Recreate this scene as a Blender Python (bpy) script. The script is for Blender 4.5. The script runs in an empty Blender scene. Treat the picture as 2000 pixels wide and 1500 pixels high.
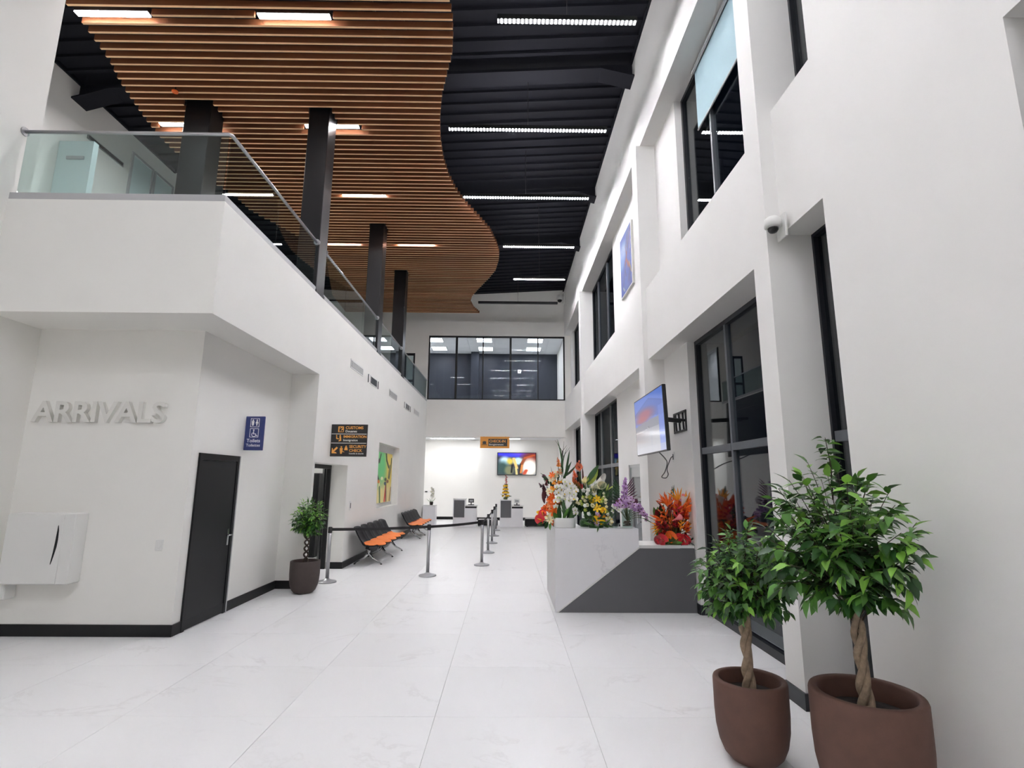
import bpy, math, random, colorsys
import numpy as np
from mathutils import Vector, Matrix, Quaternion
random.seed(7)
PI = math.pi
SC = bpy.context.scene
COL = SC.collection

# ------------------------------------------------------------------ camera, world, exposure
PITCH, YAW, ROLL, FPX = 0.1810, 0.008676, 0.007165, 1034.0
def make_camera():
    cp, sp, cy, sy = math.cos(PITCH), math.sin(PITCH), math.cos(YAW), math.sin(YAW)
    f = Vector((sy*cp, cy*cp, sp)); rt = Vector((cy, -sy, 0)); up = rt.cross(f)
    cr, sr = math.cos(ROLL), math.sin(ROLL)
    r2 = rt*cr + up*sr; u2 = up*cr - rt*sr
    cd = bpy.data.cameras.new('camera'); cd.sensor_width = 36; cd.lens = 36*FPX/2000
    cd.clip_start = 0.05; cd.clip_end = 200
    co = bpy.data.objects.new('camera', cd); COL.objects.link(co)
    m = Matrix.Identity(4)
    for i, v in enumerate((r2, u2, -f)):
        for j in range(3): m[j][i] = v[j]
    m[0][3], m[1][3], m[2][3] = 0, 0, 1.8
    co.matrix_world = m
    SC.camera = co
make_camera()
W = bpy.data.worlds.new('night'); SC.world = W; W.use_nodes = True
W.node_tree.nodes['Background'].inputs[0].default_value = (0.10, 0.14, 0.25, 1)
W.node_tree.nodes['Background'].inputs[1].default_value = 0.02
SC.view_settings.view_transform = 'Standard'; SC.view_settings.look = 'None'
SC.view_settings.gamma = 1; SC.view_settings.use_curve_mapping = False
SC.view_settings.exposure = 0.19
LED_LONG, LED_FAR, LED_SHORT, PANEL_CHECKIN, PANEL_ROOM, PANEL_SEC = 340, 640, 95, 24, 15, 20
LED_UP_FILL = 70
SC.cycles.max_bounces = 12; SC.cycles.diffuse_bounces = 9; SC.cycles.glossy_bounces = 4
SC.cycles.transparent_max_bounces = 14; SC.cycles.transmission_bounces = 4
SC.cycles.sample_clamp_indirect = 10; SC.cycles.caustics_reflective = False; SC.cycles.caustics_refractive = False

# ------------------------------------------------------------------ materials
def lin(c):
    if isinstance(c, str): c = tuple(int(c[i:i+2], 16)/255 for i in (0, 2, 4))
    return tuple(x/12.92 if x <= .04045 else ((x+.055)/1.055)**2.4 for x in c)
def mat(name, col, rough=.6, metal=0, spec=.5, noise=0, nscale=8, bump=0, bscale=60, coat=0, sss=0, rand=0):
    m = bpy.data.materials.new(name); m.use_nodes = True
    nt = m.node_tree; b = nt.nodes['Principled BSDF']
    c = lin(col); b.inputs['Base Color'].default_value = (*c, 1)
    b.inputs['Roughness'].default_value = rough; b.inputs['Metallic'].default_value = metal
    b.inputs['Specular IOR Level'].default_value = spec
    if coat: b.inputs['Coat Weight'].default_value = coat
    if noise or rand:
        tc = nt.nodes.new('ShaderNodeTexCoord')
        n = nt.nodes.new('ShaderNodeTexNoise'); n.inputs['Scale'].default_value = nscale; n.inputs['Detail'].default_value = 5
        nt.links.new(tc.outputs['Object'], n.inputs['Vector'])
        mr = nt.nodes.new('ShaderNodeMapRange'); mr.inputs[1].default_value = .3; mr.inputs[2].default_value = .7
        mr.inputs[3].default_value = 1-noise; mr.inputs[4].default_value = 1+noise
        nt.links.new(n.outputs['Fac'], mr.inputs[0])
        hs = nt.nodes.new('ShaderNodeHueSaturation'); hs.inputs['Color'].default_value = (*c, 1)
        val = mr.outputs[0]
        if rand:
            oi = nt.nodes.new('ShaderNodeObjectInfo')
            r2 = nt.nodes.new('ShaderNodeMapRange'); r2.inputs[3].default_value = 1-rand; r2.inputs[4].default_value = 1+rand
            nt.links.new(oi.outputs['Random'], r2.inputs[0])
            mu = nt.nodes.new('ShaderNodeMath'); mu.operation = 'MULTIPLY'
            nt.links.new(val, mu.inputs[0]); nt.links.new(r2.outputs[0], mu.inputs[1]); val = mu.outputs[0]
        nt.links.new(val, hs.inputs['Value']); nt.links.new(hs.outputs[0], b.inputs['Base Color'])
    if bump:
        tc = nt.nodes.new('ShaderNodeTexCoord')
        n = nt.nodes.new('ShaderNodeTexNoise'); n.inputs['Scale'].default_value = bscale; n.inputs['Detail'].default_value = 3
        nt.links.new(tc.outputs['Object'], n.inputs['Vector'])
        bp_ = nt.nodes.new('ShaderNodeBump'); bp_.inputs['Strength'].default_value = bump; bp_.inputs['Distance'].default_value = .01
        nt.links.new(n.outputs['Fac'], bp_.inputs['Height']); nt.links.new(bp_.outputs[0], b.inputs['Normal'])
    return m
def glow(name, col, strength, dots=0):
    m = bpy.data.materials.new(name); m.use_nodes = True; nt = m.node_tree
    nt.nodes.remove(nt.nodes['Principled BSDF'])
    e = nt.nodes.new('ShaderNodeEmission'); e.inputs[0].default_value = (*lin(col), 1); e.inputs[1].default_value = strength
    nt.links.new(e.outputs[0], nt.nodes['Material Output'].inputs[0])
    if dots:   # LED cells along the strip
        tc = nt.nodes.new('ShaderNodeTexCoord'); sx = nt.nodes.new('ShaderNodeSeparateXYZ')
        nt.links.new(tc.outputs['Object'], sx.inputs[0])
        mu = nt.nodes.new('ShaderNodeMath'); mu.operation = 'MULTIPLY'; mu.inputs[1].default_value = 2*PI/dots
        nt.links.new(sx.outputs[0], mu.inputs[0])
        si = nt.nodes.new('ShaderNodeMath'); si.operation = 'SINE'; nt.links.new(mu.outputs[0], si.inputs[0])
        mr = nt.nodes.new('ShaderNodeMapRange'); mr.inputs[1].default_value = .25; mr.inputs[2].default_value = .9
        mr.inputs[3].default_value = .45; mr.inputs[4].default_value = strength
        nt.links.new(si.outputs[0], mr.inputs[0]); nt.links.new(mr.outputs[0], e.inputs[1])
    return m
def glassmat(name, tint, ior=1.5, rough=0.0, refl=1.0):
    m = bpy.data.materials.new(name); m.use_nodes = True; nt = m.node_tree
    nt.nodes.remove(nt.nodes['Principled BSDF'])
    t = nt.nodes.new('ShaderNodeBsdfTransparent'); t.inputs[0].default_value = (*tint, 1)
    g = nt.nodes.new('ShaderNodeBsdfGlossy'); g.inputs['Roughness'].default_value = rough
    g.inputs[0].default_value = (refl, refl, refl, 1)
    fr = nt.nodes.new('ShaderNodeFresnel'); ge = nt.nodes.new('ShaderNodeNewGeometry')
    io = nt.nodes.new('ShaderNodeMapRange'); io.inputs[3].default_value = ior; io.inputs[4].default_value = 1/ior
    nt.links.new(ge.outputs['Backfacing'], io.inputs[0]); nt.links.new(io.outputs[0], fr.inputs[0])
    mx = nt.nodes.new('ShaderNodeMixShader')
    nt.links.new(fr.outputs[0], mx.inputs[0]); nt.links.new(t.outputs[0], mx.inputs[1]); nt.links.new(g.outputs[0], mx.inputs[2])
    nt.links.new(mx.outputs[0], nt.nodes['Material Output'].inputs[0])
    return m
def marble(name, col, vein, amount=.35, scale=.55, rough=.25, rand=.02):
    m = bpy.data.materials.new(name); m.use_nodes = True; nt = m.node_tree; b = nt.nodes['Principled BSDF']
    geo = nt.nodes.new('ShaderNodeNewGeometry'); oi = nt.nodes.new('ShaderNodeObjectInfo')
    vm = nt.nodes.new('ShaderNodeVectorMath'); vm.operation = 'MULTIPLY_ADD'
    nt.links.new(oi.outputs['Random'], vm.inputs[0]); vm.inputs[1].default_value = (17, 31, 5)
    nt.links.new(geo.outputs['Position'], vm.inputs[2])
    n = nt.nodes.new('ShaderNodeTexNoise'); n.inputs['Scale'].default_value = scale; n.inputs['Detail'].default_value = 9
    n.inputs['Roughness'].default_value = .62; n.inputs['Distortion'].default_value = 1.6
    nt.links.new(vm.outputs[0], n.inputs['Vector'])
    a = nt.nodes.new('ShaderNodeMath'); a.operation = 'SUBTRACT'; a.inputs[1].default_value = .5; nt.links.new(n.outputs['Fac'], a.inputs[0])
    ab = nt.nodes.new('ShaderNodeMath'); ab.operation = 'ABSOLUTE'; nt.links.new(a.outputs[0], ab.inputs[0])
    mr = nt.nodes.new('ShaderNodeMapRange'); mr.inputs[1].default_value = 0; mr.inputs[2].default_value = .022
    mr.inputs[3].default_value = amount; mr.inputs[4].default_value = 0; nt.links.new(ab.outputs[0], mr.inputs[0])
    n2 = nt.nodes.new('ShaderNodeTexNoise'); n2.inputs['Scale'].default_value = 1.1; n2.inputs['Detail'].default_value = 3
    nt.links.new(vm.outputs[0], n2.inputs['Vector'])
    m2 = nt.nodes.new('ShaderNodeMapRange'); m2.inputs[1].default_value = .48; m2.inputs[2].default_value = .75
    nt.links.new(n2.outputs['Fac'], m2.inputs[0])
    mu = nt.nodes.new('ShaderNodeMath'); mu.operation = 'MULTIPLY'; nt.links.new(mr.outputs[0], mu.inputs[0]); nt.links.new(m2.outputs[0], mu.inputs[1])
    mx = nt.nodes.new('ShaderNodeMixRGB'); mx.inputs[1].default_value = (*lin(col), 1); mx.inputs[2].default_value = (*lin(vein), 1)
    nt.links.new(mu.outputs[0], mx.inputs[0])
    hs = nt.nodes.new('ShaderNodeHueSaturation'); r2 = nt.nodes.new('ShaderNodeMapRange')
    r2.inputs[3].default_value = 1-rand; r2.inputs[4].default_value = 1+rand*.3
    nt.links.new(oi.outputs['Random'], r2.inputs[0]); nt.links.new(r2.outputs[0], hs.inputs['Value'])
    nt.links.new(mx.outputs[0], hs.inputs['Color']); nt.links.new(hs.outputs[0], b.inputs['Base Color'])
    b.inputs['Roughness'].default_value = rough
    return m
def wood(name, c1, c2):
    m = bpy.data.materials.new(name); m.use_nodes = True; nt = m.node_tree; b = nt.nodes['Principled BSDF']
    tc = nt.nodes.new('ShaderNodeTexCoord'); mp = nt.nodes.new('ShaderNodeMapping'); mp.inputs['Scale'].default_value = (.6, 14, 30)
    nt.links.new(tc.outputs['Object'], mp.inputs[0])
    n = nt.nodes.new('ShaderNodeTexNoise'); n.inputs['Scale'].default_value = 2.2; n.inputs['Detail'].default_value = 6; n.inputs['Distortion'].default_value = .8
    nt.links.new(mp.outputs[0], n.inputs['Vector'])
    cr = nt.nodes.new('ShaderNodeMixRGB'); cr.inputs[1].default_value = (*lin(c1), 1); cr.inputs[2].default_value = (*lin(c2), 1)
    nt.links.new(n.outputs['Fac'], cr.inputs[0])
    oi = nt.nodes.new('ShaderNodeObjectInfo'); r2 = nt.nodes.new('ShaderNodeMapRange'); r2.inputs[3].default_value = .85; r2.inputs[4].default_value = 1.15
    nt.links.new(oi.outputs['Random'], r2.inputs[0])
    hs = nt.nodes.new('ShaderNodeHueSaturation'); nt.links.new(r2.outputs[0], hs.inputs['Value']); nt.links.new(cr.outputs[0], hs.inputs['Color'])
    nt.links.new(hs.outputs[0], b.inputs['Base Color']); b.inputs['Roughness'].default_value = .5
    return m
def colattr(name, emit=0, rough=.6):
    m = bpy.data.materials.new(name); m.use_nodes = True; nt = m.node_tree; b = nt.nodes['Principled BSDF']
    a = nt.nodes.new('ShaderNodeAttribute'); a.attribute_name = 'print'
    if emit:
        b.inputs['Base Color'].default_value = (.01, .01, .012, 1); b.inputs['Roughness'].default_value = .12
        nt.links.new(a.outputs['Color'], b.inputs['Emission Color']); b.inputs['Emission Strength'].default_value = emit
    else:
        nt.links.new(a.outputs['Color'], b.inputs['Base Color']); b.inputs['Roughness'].default_value = rough
    return m

M = {}
M['wall'] = mat('white_paint', 'f1f0ec', .85, noise=.012, nscale=1.5, bump=.04, bscale=180)
M['wall_r'] = mat('white_paint_right', 'f1f0ee', .8, noise=.012, nscale=1.5, bump=.04, bscale=180)
M['floor'] = marble('marble_tile', 'efeff0', 'b4b0ae', .38, .6, .32)
M['grout'] = mat('grout', 'a8a8a6', .9)
M['stone'] = marble('marble_counter', 'f2f1f4', 'a8a6ae', .5, .9, .28)
M['charcoal'] = mat('charcoal_laminate', '565659', .45, noise=.04, nscale=3)
M['black'] = mat('black_trim', '0e0e10', .45, spec=.3)
M['doorblk'] = mat('black_door', '0e0f12', .42, spec=.3, noise=.12, nscale=2)
M['deck'] = mat('charcoal_deck', '16171e', .8, spec=.2, noise=.08, nscale=2)
M['steelblk'] = mat('black_steel', '0f0f12', .35, spec=.35, noise=.08, nscale=3)
M['frame'] = mat('anthracite_frame', '1d1f24', .4, spec=.35)
M['framelt'] = mat('grey_frame', '5a5e64', .4)
M['alu'] = mat('aluminium', 'b4b6b8', .35, .9)
M['chrome'] = mat('chrome', 'd8d8da', .12, 1)
M['steel'] = mat('brushed_steel', 'b9b9bc', .34, 1)
M['slat'] = wood('timber_slat', '663a25', '84512f')
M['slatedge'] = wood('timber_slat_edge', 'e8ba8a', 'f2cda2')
M['void'] = mat('dark_metal', '0c0c0e', .6)
M['shoe'] = mat('grey_metal_shoe', 'b0b0b2', .45)
M['glass'] = glassmat('window_glass', (.80, .84, .86), 1.55)
M['glasslo'] = glassmat('clear_room_glass', (.90, .92, .94), 1.2)
M['glassmid'] = glassmat('dark_window_glass', (.70, .76, .80), 1.1, 0, .35)
M['balglass'] = glassmat('balustrade_glass', (.80, .87, .86), 1.5)
M['vase'] = glassmat('vase_glass', (.80, .86, .84), 1.4)
M['led'] = glow('led_strip', 'fbfaff', LED_LONG, .0626)
M['ledup_fill'] = glow('led_added_uplight', 'fdfbff', LED_UP_FILL)
M['ledfar'] = glow('led_strip_far', 'fbfaff', LED_FAR, .0626)
M['leds'] = glow('led_short', 'fdfbff', LED_SHORT)
M['unlit'] = mat('opal_unlit', '2a2a2c', .4)
M['panel_ci'] = glow('panel_checkin', 'fbfbff', PANEL_CHECKIN)
M['panel_rm'] = glow('panel_room', 'f6f8ff', PANEL_ROOM)
M['panel_sec'] = glow('panel_security', 'ffffff', PANEL_SEC)
M['slate'] = mat('slate_blue_wall', '2b303b', .5, noise=.05, nscale=2)
M['ceil'] = mat('white_ceiling', 'e6e8ea', .8)
M['blind'] = mat('pale_blue_blind', 'a9c6d0', .7)
M['frost'] = mat('frosted_panel', 'cfe0e2', .5)
M['plastic'] = mat('white_plastic', 'e6e6e4', .35)
M['dark'] = mat('dark_plastic', '141416', .3)
M['pot'] = mat('brown_pot', '553a30', .75, noise=.1, nscale=12, bump=.12, bscale=260)
M['potdark'] = mat('dark_brown_pot', '3a302d', .75, noise=.1, nscale=12, bump=.1, bscale=260)
M['soil'] = mat('soil', '1c1512', .95, noise=.4, nscale=40, bump=.8, bscale=60)
M['bark'] = mat('pale_bark', '8d7a66', .85, noise=.25, nscale=30, bump=.5, bscale=70)
M['barkdk'] = mat('dark_bark', '3c3128', .85, noise=.25, nscale=30, bump=.4, bscale=70)
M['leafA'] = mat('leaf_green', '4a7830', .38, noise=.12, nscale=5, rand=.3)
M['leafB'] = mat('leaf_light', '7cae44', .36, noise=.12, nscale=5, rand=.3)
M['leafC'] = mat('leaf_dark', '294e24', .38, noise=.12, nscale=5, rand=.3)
M['orange'] = mat('orange_pad', 'ff8a3c', .6, noise=.04)
M['seatblk'] = mat('black_seat', '131317', .6, spec=.25, noise=.06)
M['belt'] = mat('black_belt', '141214', .7)
M['signblk'] = mat('sign_black', '151316', .35)
M['signblue'] = mat('sign_blue', '1d2a63', .4)
M['signor'] = mat('sign_orange', 'e0983a', .45)
M['txtor'] = mat('text_orange', 'f0a84e', .5)
M['txtwh'] = mat('text_white', 'f4f2f0', .5)
M['letters'] = mat('letter_white', 'e2e1dc', .5)
M['cable'] = mat('grey_cable', '4a4a4a', .6)
for n, c in dict(red='c8202c', rdark='7d1a22', oran='ee6a1e', peach='f3a06a', yell='f4cc1e', cream='f1e8c4', white='f6f4ee', pink='e88c90', lilac='b98cc8', plum='5a2740', mauve='d3b3d8', lime='b9c85a', gold='f0a022', maroon='4b1a20', pebble='6b4a36', moss='4f5a26', salmon='ea7a52').items():
    M[n] = mat('petal_'+n, c, .5, noise=.08, nscale=20, rand=.12)

# ------------------------------------------------------------------ mesh helpers
class MB:
    """collects shapes; build() links them as ONE mesh object"""
    def __init__(s): s.v = []; s.f = []; s.m = []; s.sm = []; s.cur = 0; s.smooth = False
    def add(s, vs, fs):
        o = len(s.v); s.v += [tuple(p) for p in vs]
        for f in fs: s.f.append([i+o for i in f]); s.m.append(s.cur); s.sm.append(s.smooth)
        return s
    def box(s, x0, x1, y0, y1, z0, z1):
        v = [(x, y, z) for z in (z0, z1) for y in (y0, y1) for x in (x0, x1)]
        return s.add(v, [(0,2,3,1),(4,5,7,6),(0,1,5,4),(1,3,7,5),(3,2,6,7),(2,0,4,6)])
    def bbox(s, x0, x1, y0, y1, z0, z1, b=.006):
        """box with chamfered vertical and horizontal edges"""
        n0 = []
        for z, ins in ((z0, b), (z0+b, 0), (z1-b, 0), (z1, b)):
            X0, X1, Y0, Y1 = x0+ins, x1-ins, y0+ins, y1-ins
            n0.append([(X0+b,Y0,z),(X1-b,Y0,z),(X1,Y0+b,z),(X1,Y1-b,z),(X1-b,Y1,z),(X0+b,Y1,z),(X0,Y1-b,z),(X0,Y0+b,z)])
        return s.loft(n0)
    def loft(s, rings, close=True, caps=True):
        n = len(rings[0]); vs = [p for r in rings for p in r]; fs = []
        for k in range(len(rings)-1):
            for i in range(n if close else n-1):
                j = (i+1) % n
                fs.append((k*n+i, k*n+j, (k+1)*n+j, (k+1)*n+i))
        if caps and close:
            fs.append(tuple(range(n-1, -1, -1))); fs.append(tuple((len(rings)-1)*n+i for i in range(n)))
        return s.add(vs, fs)
    def lathe(s, prof, c=(0,0,0), n=24, sx=1, sy=1, caps=True):
        return s.loft([[(c[0]+r*sx*math.cos(2*PI*i/n), c[1]+r*sy*math.sin(2*PI*i/n), c[2]+z) for i in range(n)] for r, z in prof], caps=caps)
    def tube(s, pts, r, n=8, caps=True):
        pts = [Vector(p) for p in pts]; R = r if isinstance(r, (list, tuple)) else [r]*len(pts)
        rings = []; t0 = (pts[1]-pts[0]).normalized()
        ref = Vector((0,0,1)) if abs(t0.z) < .9 else Vector((1,0,0)); u = t0.cross(ref).normalized()
        for i, p in enumerate(pts):
            a = pts[max(i-1, 0)]; b = pts[min(i+1, len(pts)-1)]; t = (b-a).normalized()
            u = (u - t*u.dot(t)).normalized(); w = t.cross(u)
            rings.append([tuple(p + (u*math.cos(2*PI*k/n) + w*math.sin(2*PI*k/n))*R[i]) for k in range(n)])
        return s.loft(rings, caps=caps)
    def prism(s, poly, y0, y1):     # polygon in x,z extruded along y
        n = len(poly); v = [(x, y0, z) for x, z in poly] + [(x, y1, z) for x, z in poly]
        fs = [tuple(range(n)), tuple(range(2*n-1, n-1, -1))] + [(i, i+n, (i+1) % n+n, (i+1) % n) for i in range(n)]
        return s.add(v, fs)
    def prism_x(s, poly, x0, x1):   # polygon in y,z extruded along x
        n = len(poly); v = [(x0, y, z) for y, z in poly] + [(x1, y, z) for y, z in poly]
        fs = [tuple(range(n-1, -1, -1)), tuple(range(n, 2*n))] + [(i, (i+1) % n, (i+1) % n+n, i+n) for i in range(n)]
        return s.add(v, fs)
    def mesh(s, name, mats):
        me = bpy.data.meshes.new(name); me.from_pydata(s.v, [], s.f)
        for m in (mats if isinstance(mats, (list, tuple)) else [mats]): me.materials.append(M[m] if isinstance(m, str) else m)
        me.polygons.foreach_set('material_index', s.m); me.polygons.foreach_set('use_smooth', s.sm); me.update()
        return me
    def build(s, name, mats, parent=None, recalc=True):
        me = s.mesh(name, mats)
        if recalc:
            import bmesh
            bm = bmesh.new(); bm.from_mesh(me); bmesh.ops.recalc_face_normals(bm, faces=bm.faces); bm.to_mesh(me); bm.free()
        return link(name, me, parent)
def link(name, me, parent=None, loc=None):
    o = bpy.data.objects.new(name, me); COL.objects.link(o)
    if parent: o.parent = parent
    if loc: o.location = loc
    return o
def tag(o, label=None, cat=None, group=None, kind=None):
    for k, v in (('label', label), ('category', cat), ('group', group), ('kind', kind)):
        if v: o[k] = v
    return o
def thing(name, label, cat, loc=(0,0,0), rz=0, group=None):
    o = bpy.data.objects.new(name, None); COL.objects.link(o); o.empty_display_size = .1
    o.location = loc; o.rotation_euler = (0, 0, rz)
    return tag(o, label, cat, group)
def struct_empty(name, label=None):
    o = bpy.data.objects.new(name, None); COL.objects.link(o); return tag(o, label, None, None, 'structure')
def struct(name, mb, m, label=None): return tag(mb.build(name, m), label, None, None, 'structure')
def copy_tree(o, parent=None):
    c = o.copy(); COL.objects.link(c); c.parent = parent
    for ch in o.children: copy_tree(ch, c)
    return c
def text_mesh(name, s, h, depth, m, bold=0.0, sx=1.0, align='LEFT'):
    cu = bpy.data.curves.new(name, 'FONT'); cu.body = s; cu.size = 1; cu.align_x = align
    cu.extrude = .5; cu.offset = bold; cu.resolution_u = 3
    o = bpy.data.objects.new(name, cu); COL.objects.link(o)
    dg = bpy.context.evaluated_depsgraph_get(); dg.update()
    me = bpy.data.meshes.new_from_object(o.evaluated_get(dg)); bpy.data.objects.remove(o); bpy.data.curves.remove(cu)
    k = h/.73
    for v in me.vertices:
        x, y, z = v.co; v.co = (x*k*sx, -(z+.5)*depth, y*k)
    me.materials.clear(); me.materials.append(M[m]); me.name = name
    return me
def text(name, s, h, depth, m, parent, loc, rz=0, bold=0.0, sx=1.0, align='LEFT'):
    o = link(name, text_mesh(name, s, h, depth, m, bold, sx, align), parent, loc); o.rotation_euler.z = rz
    return o
def picture(name, fn, w, h, nx, ny, m, parent=None):
    """flat print: grid in local x (0..w), z (0..h) facing -y, coloured by fn(u,v) -> srgb"""
    us, vs = np.meshgrid((np.arange(nx)+.5)/nx, (np.arange(ny)+.5)/ny)
    c = np.clip(fn(us, vs), 0, 1); c = np.where(c <= .04045, c/12.92, ((c+.055)/1.055)**2.4)
    v = [(w*i/nx, 0, h*j/ny) for j in range(ny+1) for i in range(nx+1)]
    f = [(j*(nx+1)+i, j*(nx+1)+i+1, (j+1)*(nx+1)+i+1, (j+1)*(nx+1)+i) for j in range(ny) for i in range(nx)]
    me = bpy.data.meshes.new(name); me.from_pydata(v, [], f); me.materials.append(M[m] if isinstance(m, str) else m)
    a = me.color_attributes.new('print', 'FLOAT_COLOR', 'CORNER')
    cc = np.ones((ny*nx, 4, 4), np.float32); cc[:, :, :3] = c.reshape(-1, 1, 3)
    a.data.foreach_set('color', cc.ravel()); me.update()
    return link(name, me, parent)
def frame_ring(m, a, b, t, z0, z1):     # rectangular frame as one closed ring
    o = [(-a, -b), (a, -b), (a, b), (-a, b)]; i = [(-a+t, -b+t), (a-t, -b+t), (a-t, b-t), (-a+t, b-t)]
    vs = [(x, y, z) for z in (z0, z1) for x, y in o+i]; fs = []
    for k in range(4):
        j = (k+1) % 4; fs += [(k, j, 4+j, 4+k), (8+k, 12+k, 12+j, 8+j), (k, 8+k, 8+j, j), (4+k, 4+j, 12+j, 12+k)]
    return m.add(vs, fs)
# ------------------------------------------------------------------ floor with tiles
TX, TY = 1.2, 1.125
fl = struct('floor', MB().box(-10.2, 3.3, -5.2, 29, -.25, -.006), 'grout', 'white marble tiled floor of the hall')
tile_me = {}
def tile(x0, x1, y0, y1):
    g = .0015; w, d = round(x1-x0, 3), round(y1-y0, 3)
    if (w, d) not in tile_me:
        tile_me[(w, d)] = MB().bbox(-w/2+g, w/2-g, -d/2+g, d/2-g, -.012, 0, .0012).mesh('floor_tile', 'floor')
    link('tile', tile_me[(w, d)], fl, ((x0+x1)/2, (y0+y1)/2, 0))
for j in range(-1, 20):
    y0 = 1.125+TY*j
    for i in range(-5, 3):
        x0 = -.54+TX*i
        if x0 < -4.2 and y0 > 6.7: continue
        tile(x0, x0+TX, y0, y0+TY)
# floor that the tiles do not show one by one: the check-in end, the area behind the viewer and strips along the walls
mb = MB()
mb.box(-6.54, 3.1, -5, 0, -.012, -.0005); mb.box(-6.54, 3.1, 1.125+TY*19, 26.0, -.012, -.0005); mb.box(-7, -4.15, 9.2, 13.4, -.012, -.0005)
M['floor_far'] = M['floor']
o = mb.build('floor_slab', 'floor', fl); o['kind'] = 'stuff'

# ------------------------------------------------------------------ right wall
XO = 3.3
def rw(*b): return struct('wall_right', MB().box(*b), 'wall_r')
ZT = 10.6
rw(2.43, XO, 4.63, 4.93, 0, ZT)                                   # pier beside the near slot
for (ya, yb) in ((4.93, 8.9), (9.25, 16.6), (16.9, 22.1)):            # three bays: band, top beam
    rw(2.43, XO, ya, yb, 3.88, 5.15); rw(2.43, XO, ya, yb, 7.97, ZT)
rw(2.35, XO, 8.9, 9.25, 0, 7.97); rw(2.43, XO, 8.9, 9.25, 7.97, ZT)
rw(2.35, XO, 16.6, 16.9, 0, 7.97); rw(2.43, XO, 16.6, 16.9, 7.97, ZT)
XP = 2.70
rw(XP, XO, 7.72, 8.9, 0, 3.88); rw(XP, XO, 7.72, 8.9, 5.15, 7.97)
rw(XP, XO, 9.25, 10.85, 0, 3.88); rw(XP, XO, 10.85, 11.85, 2.16, 3.88); rw(XP, XO, 11.85, 12.9, 0, 3.88)
rw(XP, XO, 9.25, 12.9, 5.15, 7.97)
rw(XP, XO, 16.9, 18.6, 0, 3.88); rw(XP, XO, 21.3, 22.1, 0, 3.88)
rw(XP, XO, 16.9, 18.6, 5.15, 7.97); rw(XP, XO, 21.3, 22.1, 5.15, 7.97)
XW = 2.57                                                             # near wall
rw(XW, XO, 2.35, 3.97, 0, ZT); rw(XW, XO, -5, .3, 0, ZT); rw(XW, XO, .3, 2.35, 4.2, ZT)
rw(XW, XO, 3.97, 4.63, 4.1, 5.4); rw(XW, XO, 3.97, 4.63, 8.0, ZT)
rw(2.45, XO, 22.1, 25.4, 0, 4.2)

# ------------------------------------------------------------------ windows of the right wall
def window(n, ya, yb, za, zb, mull, trans, label, x=2.84, fw=.06, gl='glass', mm='framelt'):
    w = struct_empty('window_%d' % n, label)
    f = MB()
    f.box(x-.03, x+.05, ya, ya+fw, za, zb); f.box(x-.03, x+.05, yb-fw, yb, za, zb)
    f.box(x-.03, x+.05, ya+fw, yb-fw, zb-fw, zb); f.box(x-.03, x+.05, ya+fw, yb-fw, za, za+fw*1.5)
    f.build('window_frame', 'frame', w)
    r = MB()                                                           # dark metal lining outside the glass
    r.box(x+.05, XO+.05, yb-.03, yb-.005, za, zb); r.box(x+.05, XO+.05, ya+.005, ya+.03, za, zb); r.box(x+.05, XO+.05, ya+.03, yb-.03, zb-.03, zb-.005)
    r.build('outer_lining', 'void', w)
    ys = [ya+fw]+list(mull)+[yb-fw]; zs = [za+fw*1.5]+list(trans)+[zb-fw]
    for m in mull: MB().box(x-.028, x+.045, m-.025, m+.025, za+fw*1.5, zb-fw).build('mullion', mm, w)
    for z in trans:
        for i in range(len(ys)-1):
            MB().box(x-.034, x+.04, ys[i]+.026, ys[i+1]-.026, z-.045, z+.045).build('transom', M['framelt'], w)
    for i in range(len(ys)-1):
        for j in range(len(zs)-1):
            MB().box(x+.008, x+.016, ys[i]+.01, ys[i+1]-.01, zs[j]+.01, zs[j+1]-.01).build('pane', gl, w)
    return w
window(1, 4.93, 7.72, 0.0, 3.88, (6.62,), (2.24,), 'tall ground floor window beside the reception desk, one mullion')
w2 = window(2, 4.93, 7.72, 5.15, 7.97, (6.62,), (), 'upper window with a pale blue blind half down')
window(3, 12.9, 16.6, 0.0, 3.88, (14.15, 15.6), (2.22,), 'three-light ground floor window behind the flowers', 2.8, gl='glassmid', mm='alu')
window(4, 12.9, 16.6, 5.15, 7.97, (14.15, 15.6), (), 'three-light upper window left of the blue painting', 2.8, gl='glassmid')
window(5, 18.6, 21.3, 0.0, 3.88, (20.0,), (2.22,), 'farthest ground floor window of the right wall', 2.8, gl='glassmid')
window(6, 18.6, 21.3, 5.15, 7.97, (20.0,), (), 'farthest upper window of the right wall', 2.8, gl='glassmid')
window(7, 3.97, 4.63, 0.12, 4.1, (), (2.2,), 'narrow ground floor slot window behind the large ficus', 2.88, .03)
window(8, 3.97, 4.63, 5.4, 8.0, (), (), 'narrow upper slot window at the top of the near wall', 2.88, .03)
window(9, .3, 2.35, 0.12, 4.2, (1.3,), (2.2,), 'near window at the right edge', 3.0)
b = MB(); b.box(2.788, 2.793, 4.98, 7.0, 6.93, 7.88); b.build('roller_blind', 'blind', w2)
b = MB(); b.tube([(2.79, 4.98, 6.925), (2.79, 7.0, 6.925)], .013); b.build('bottom_bar', 'alu', w2); b = MB(); b.tube([(2.77, 4.96, 7.91), (2.77, 7.03, 7.91)], .03); b.build('roller_tube', 'alu', w2)
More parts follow.
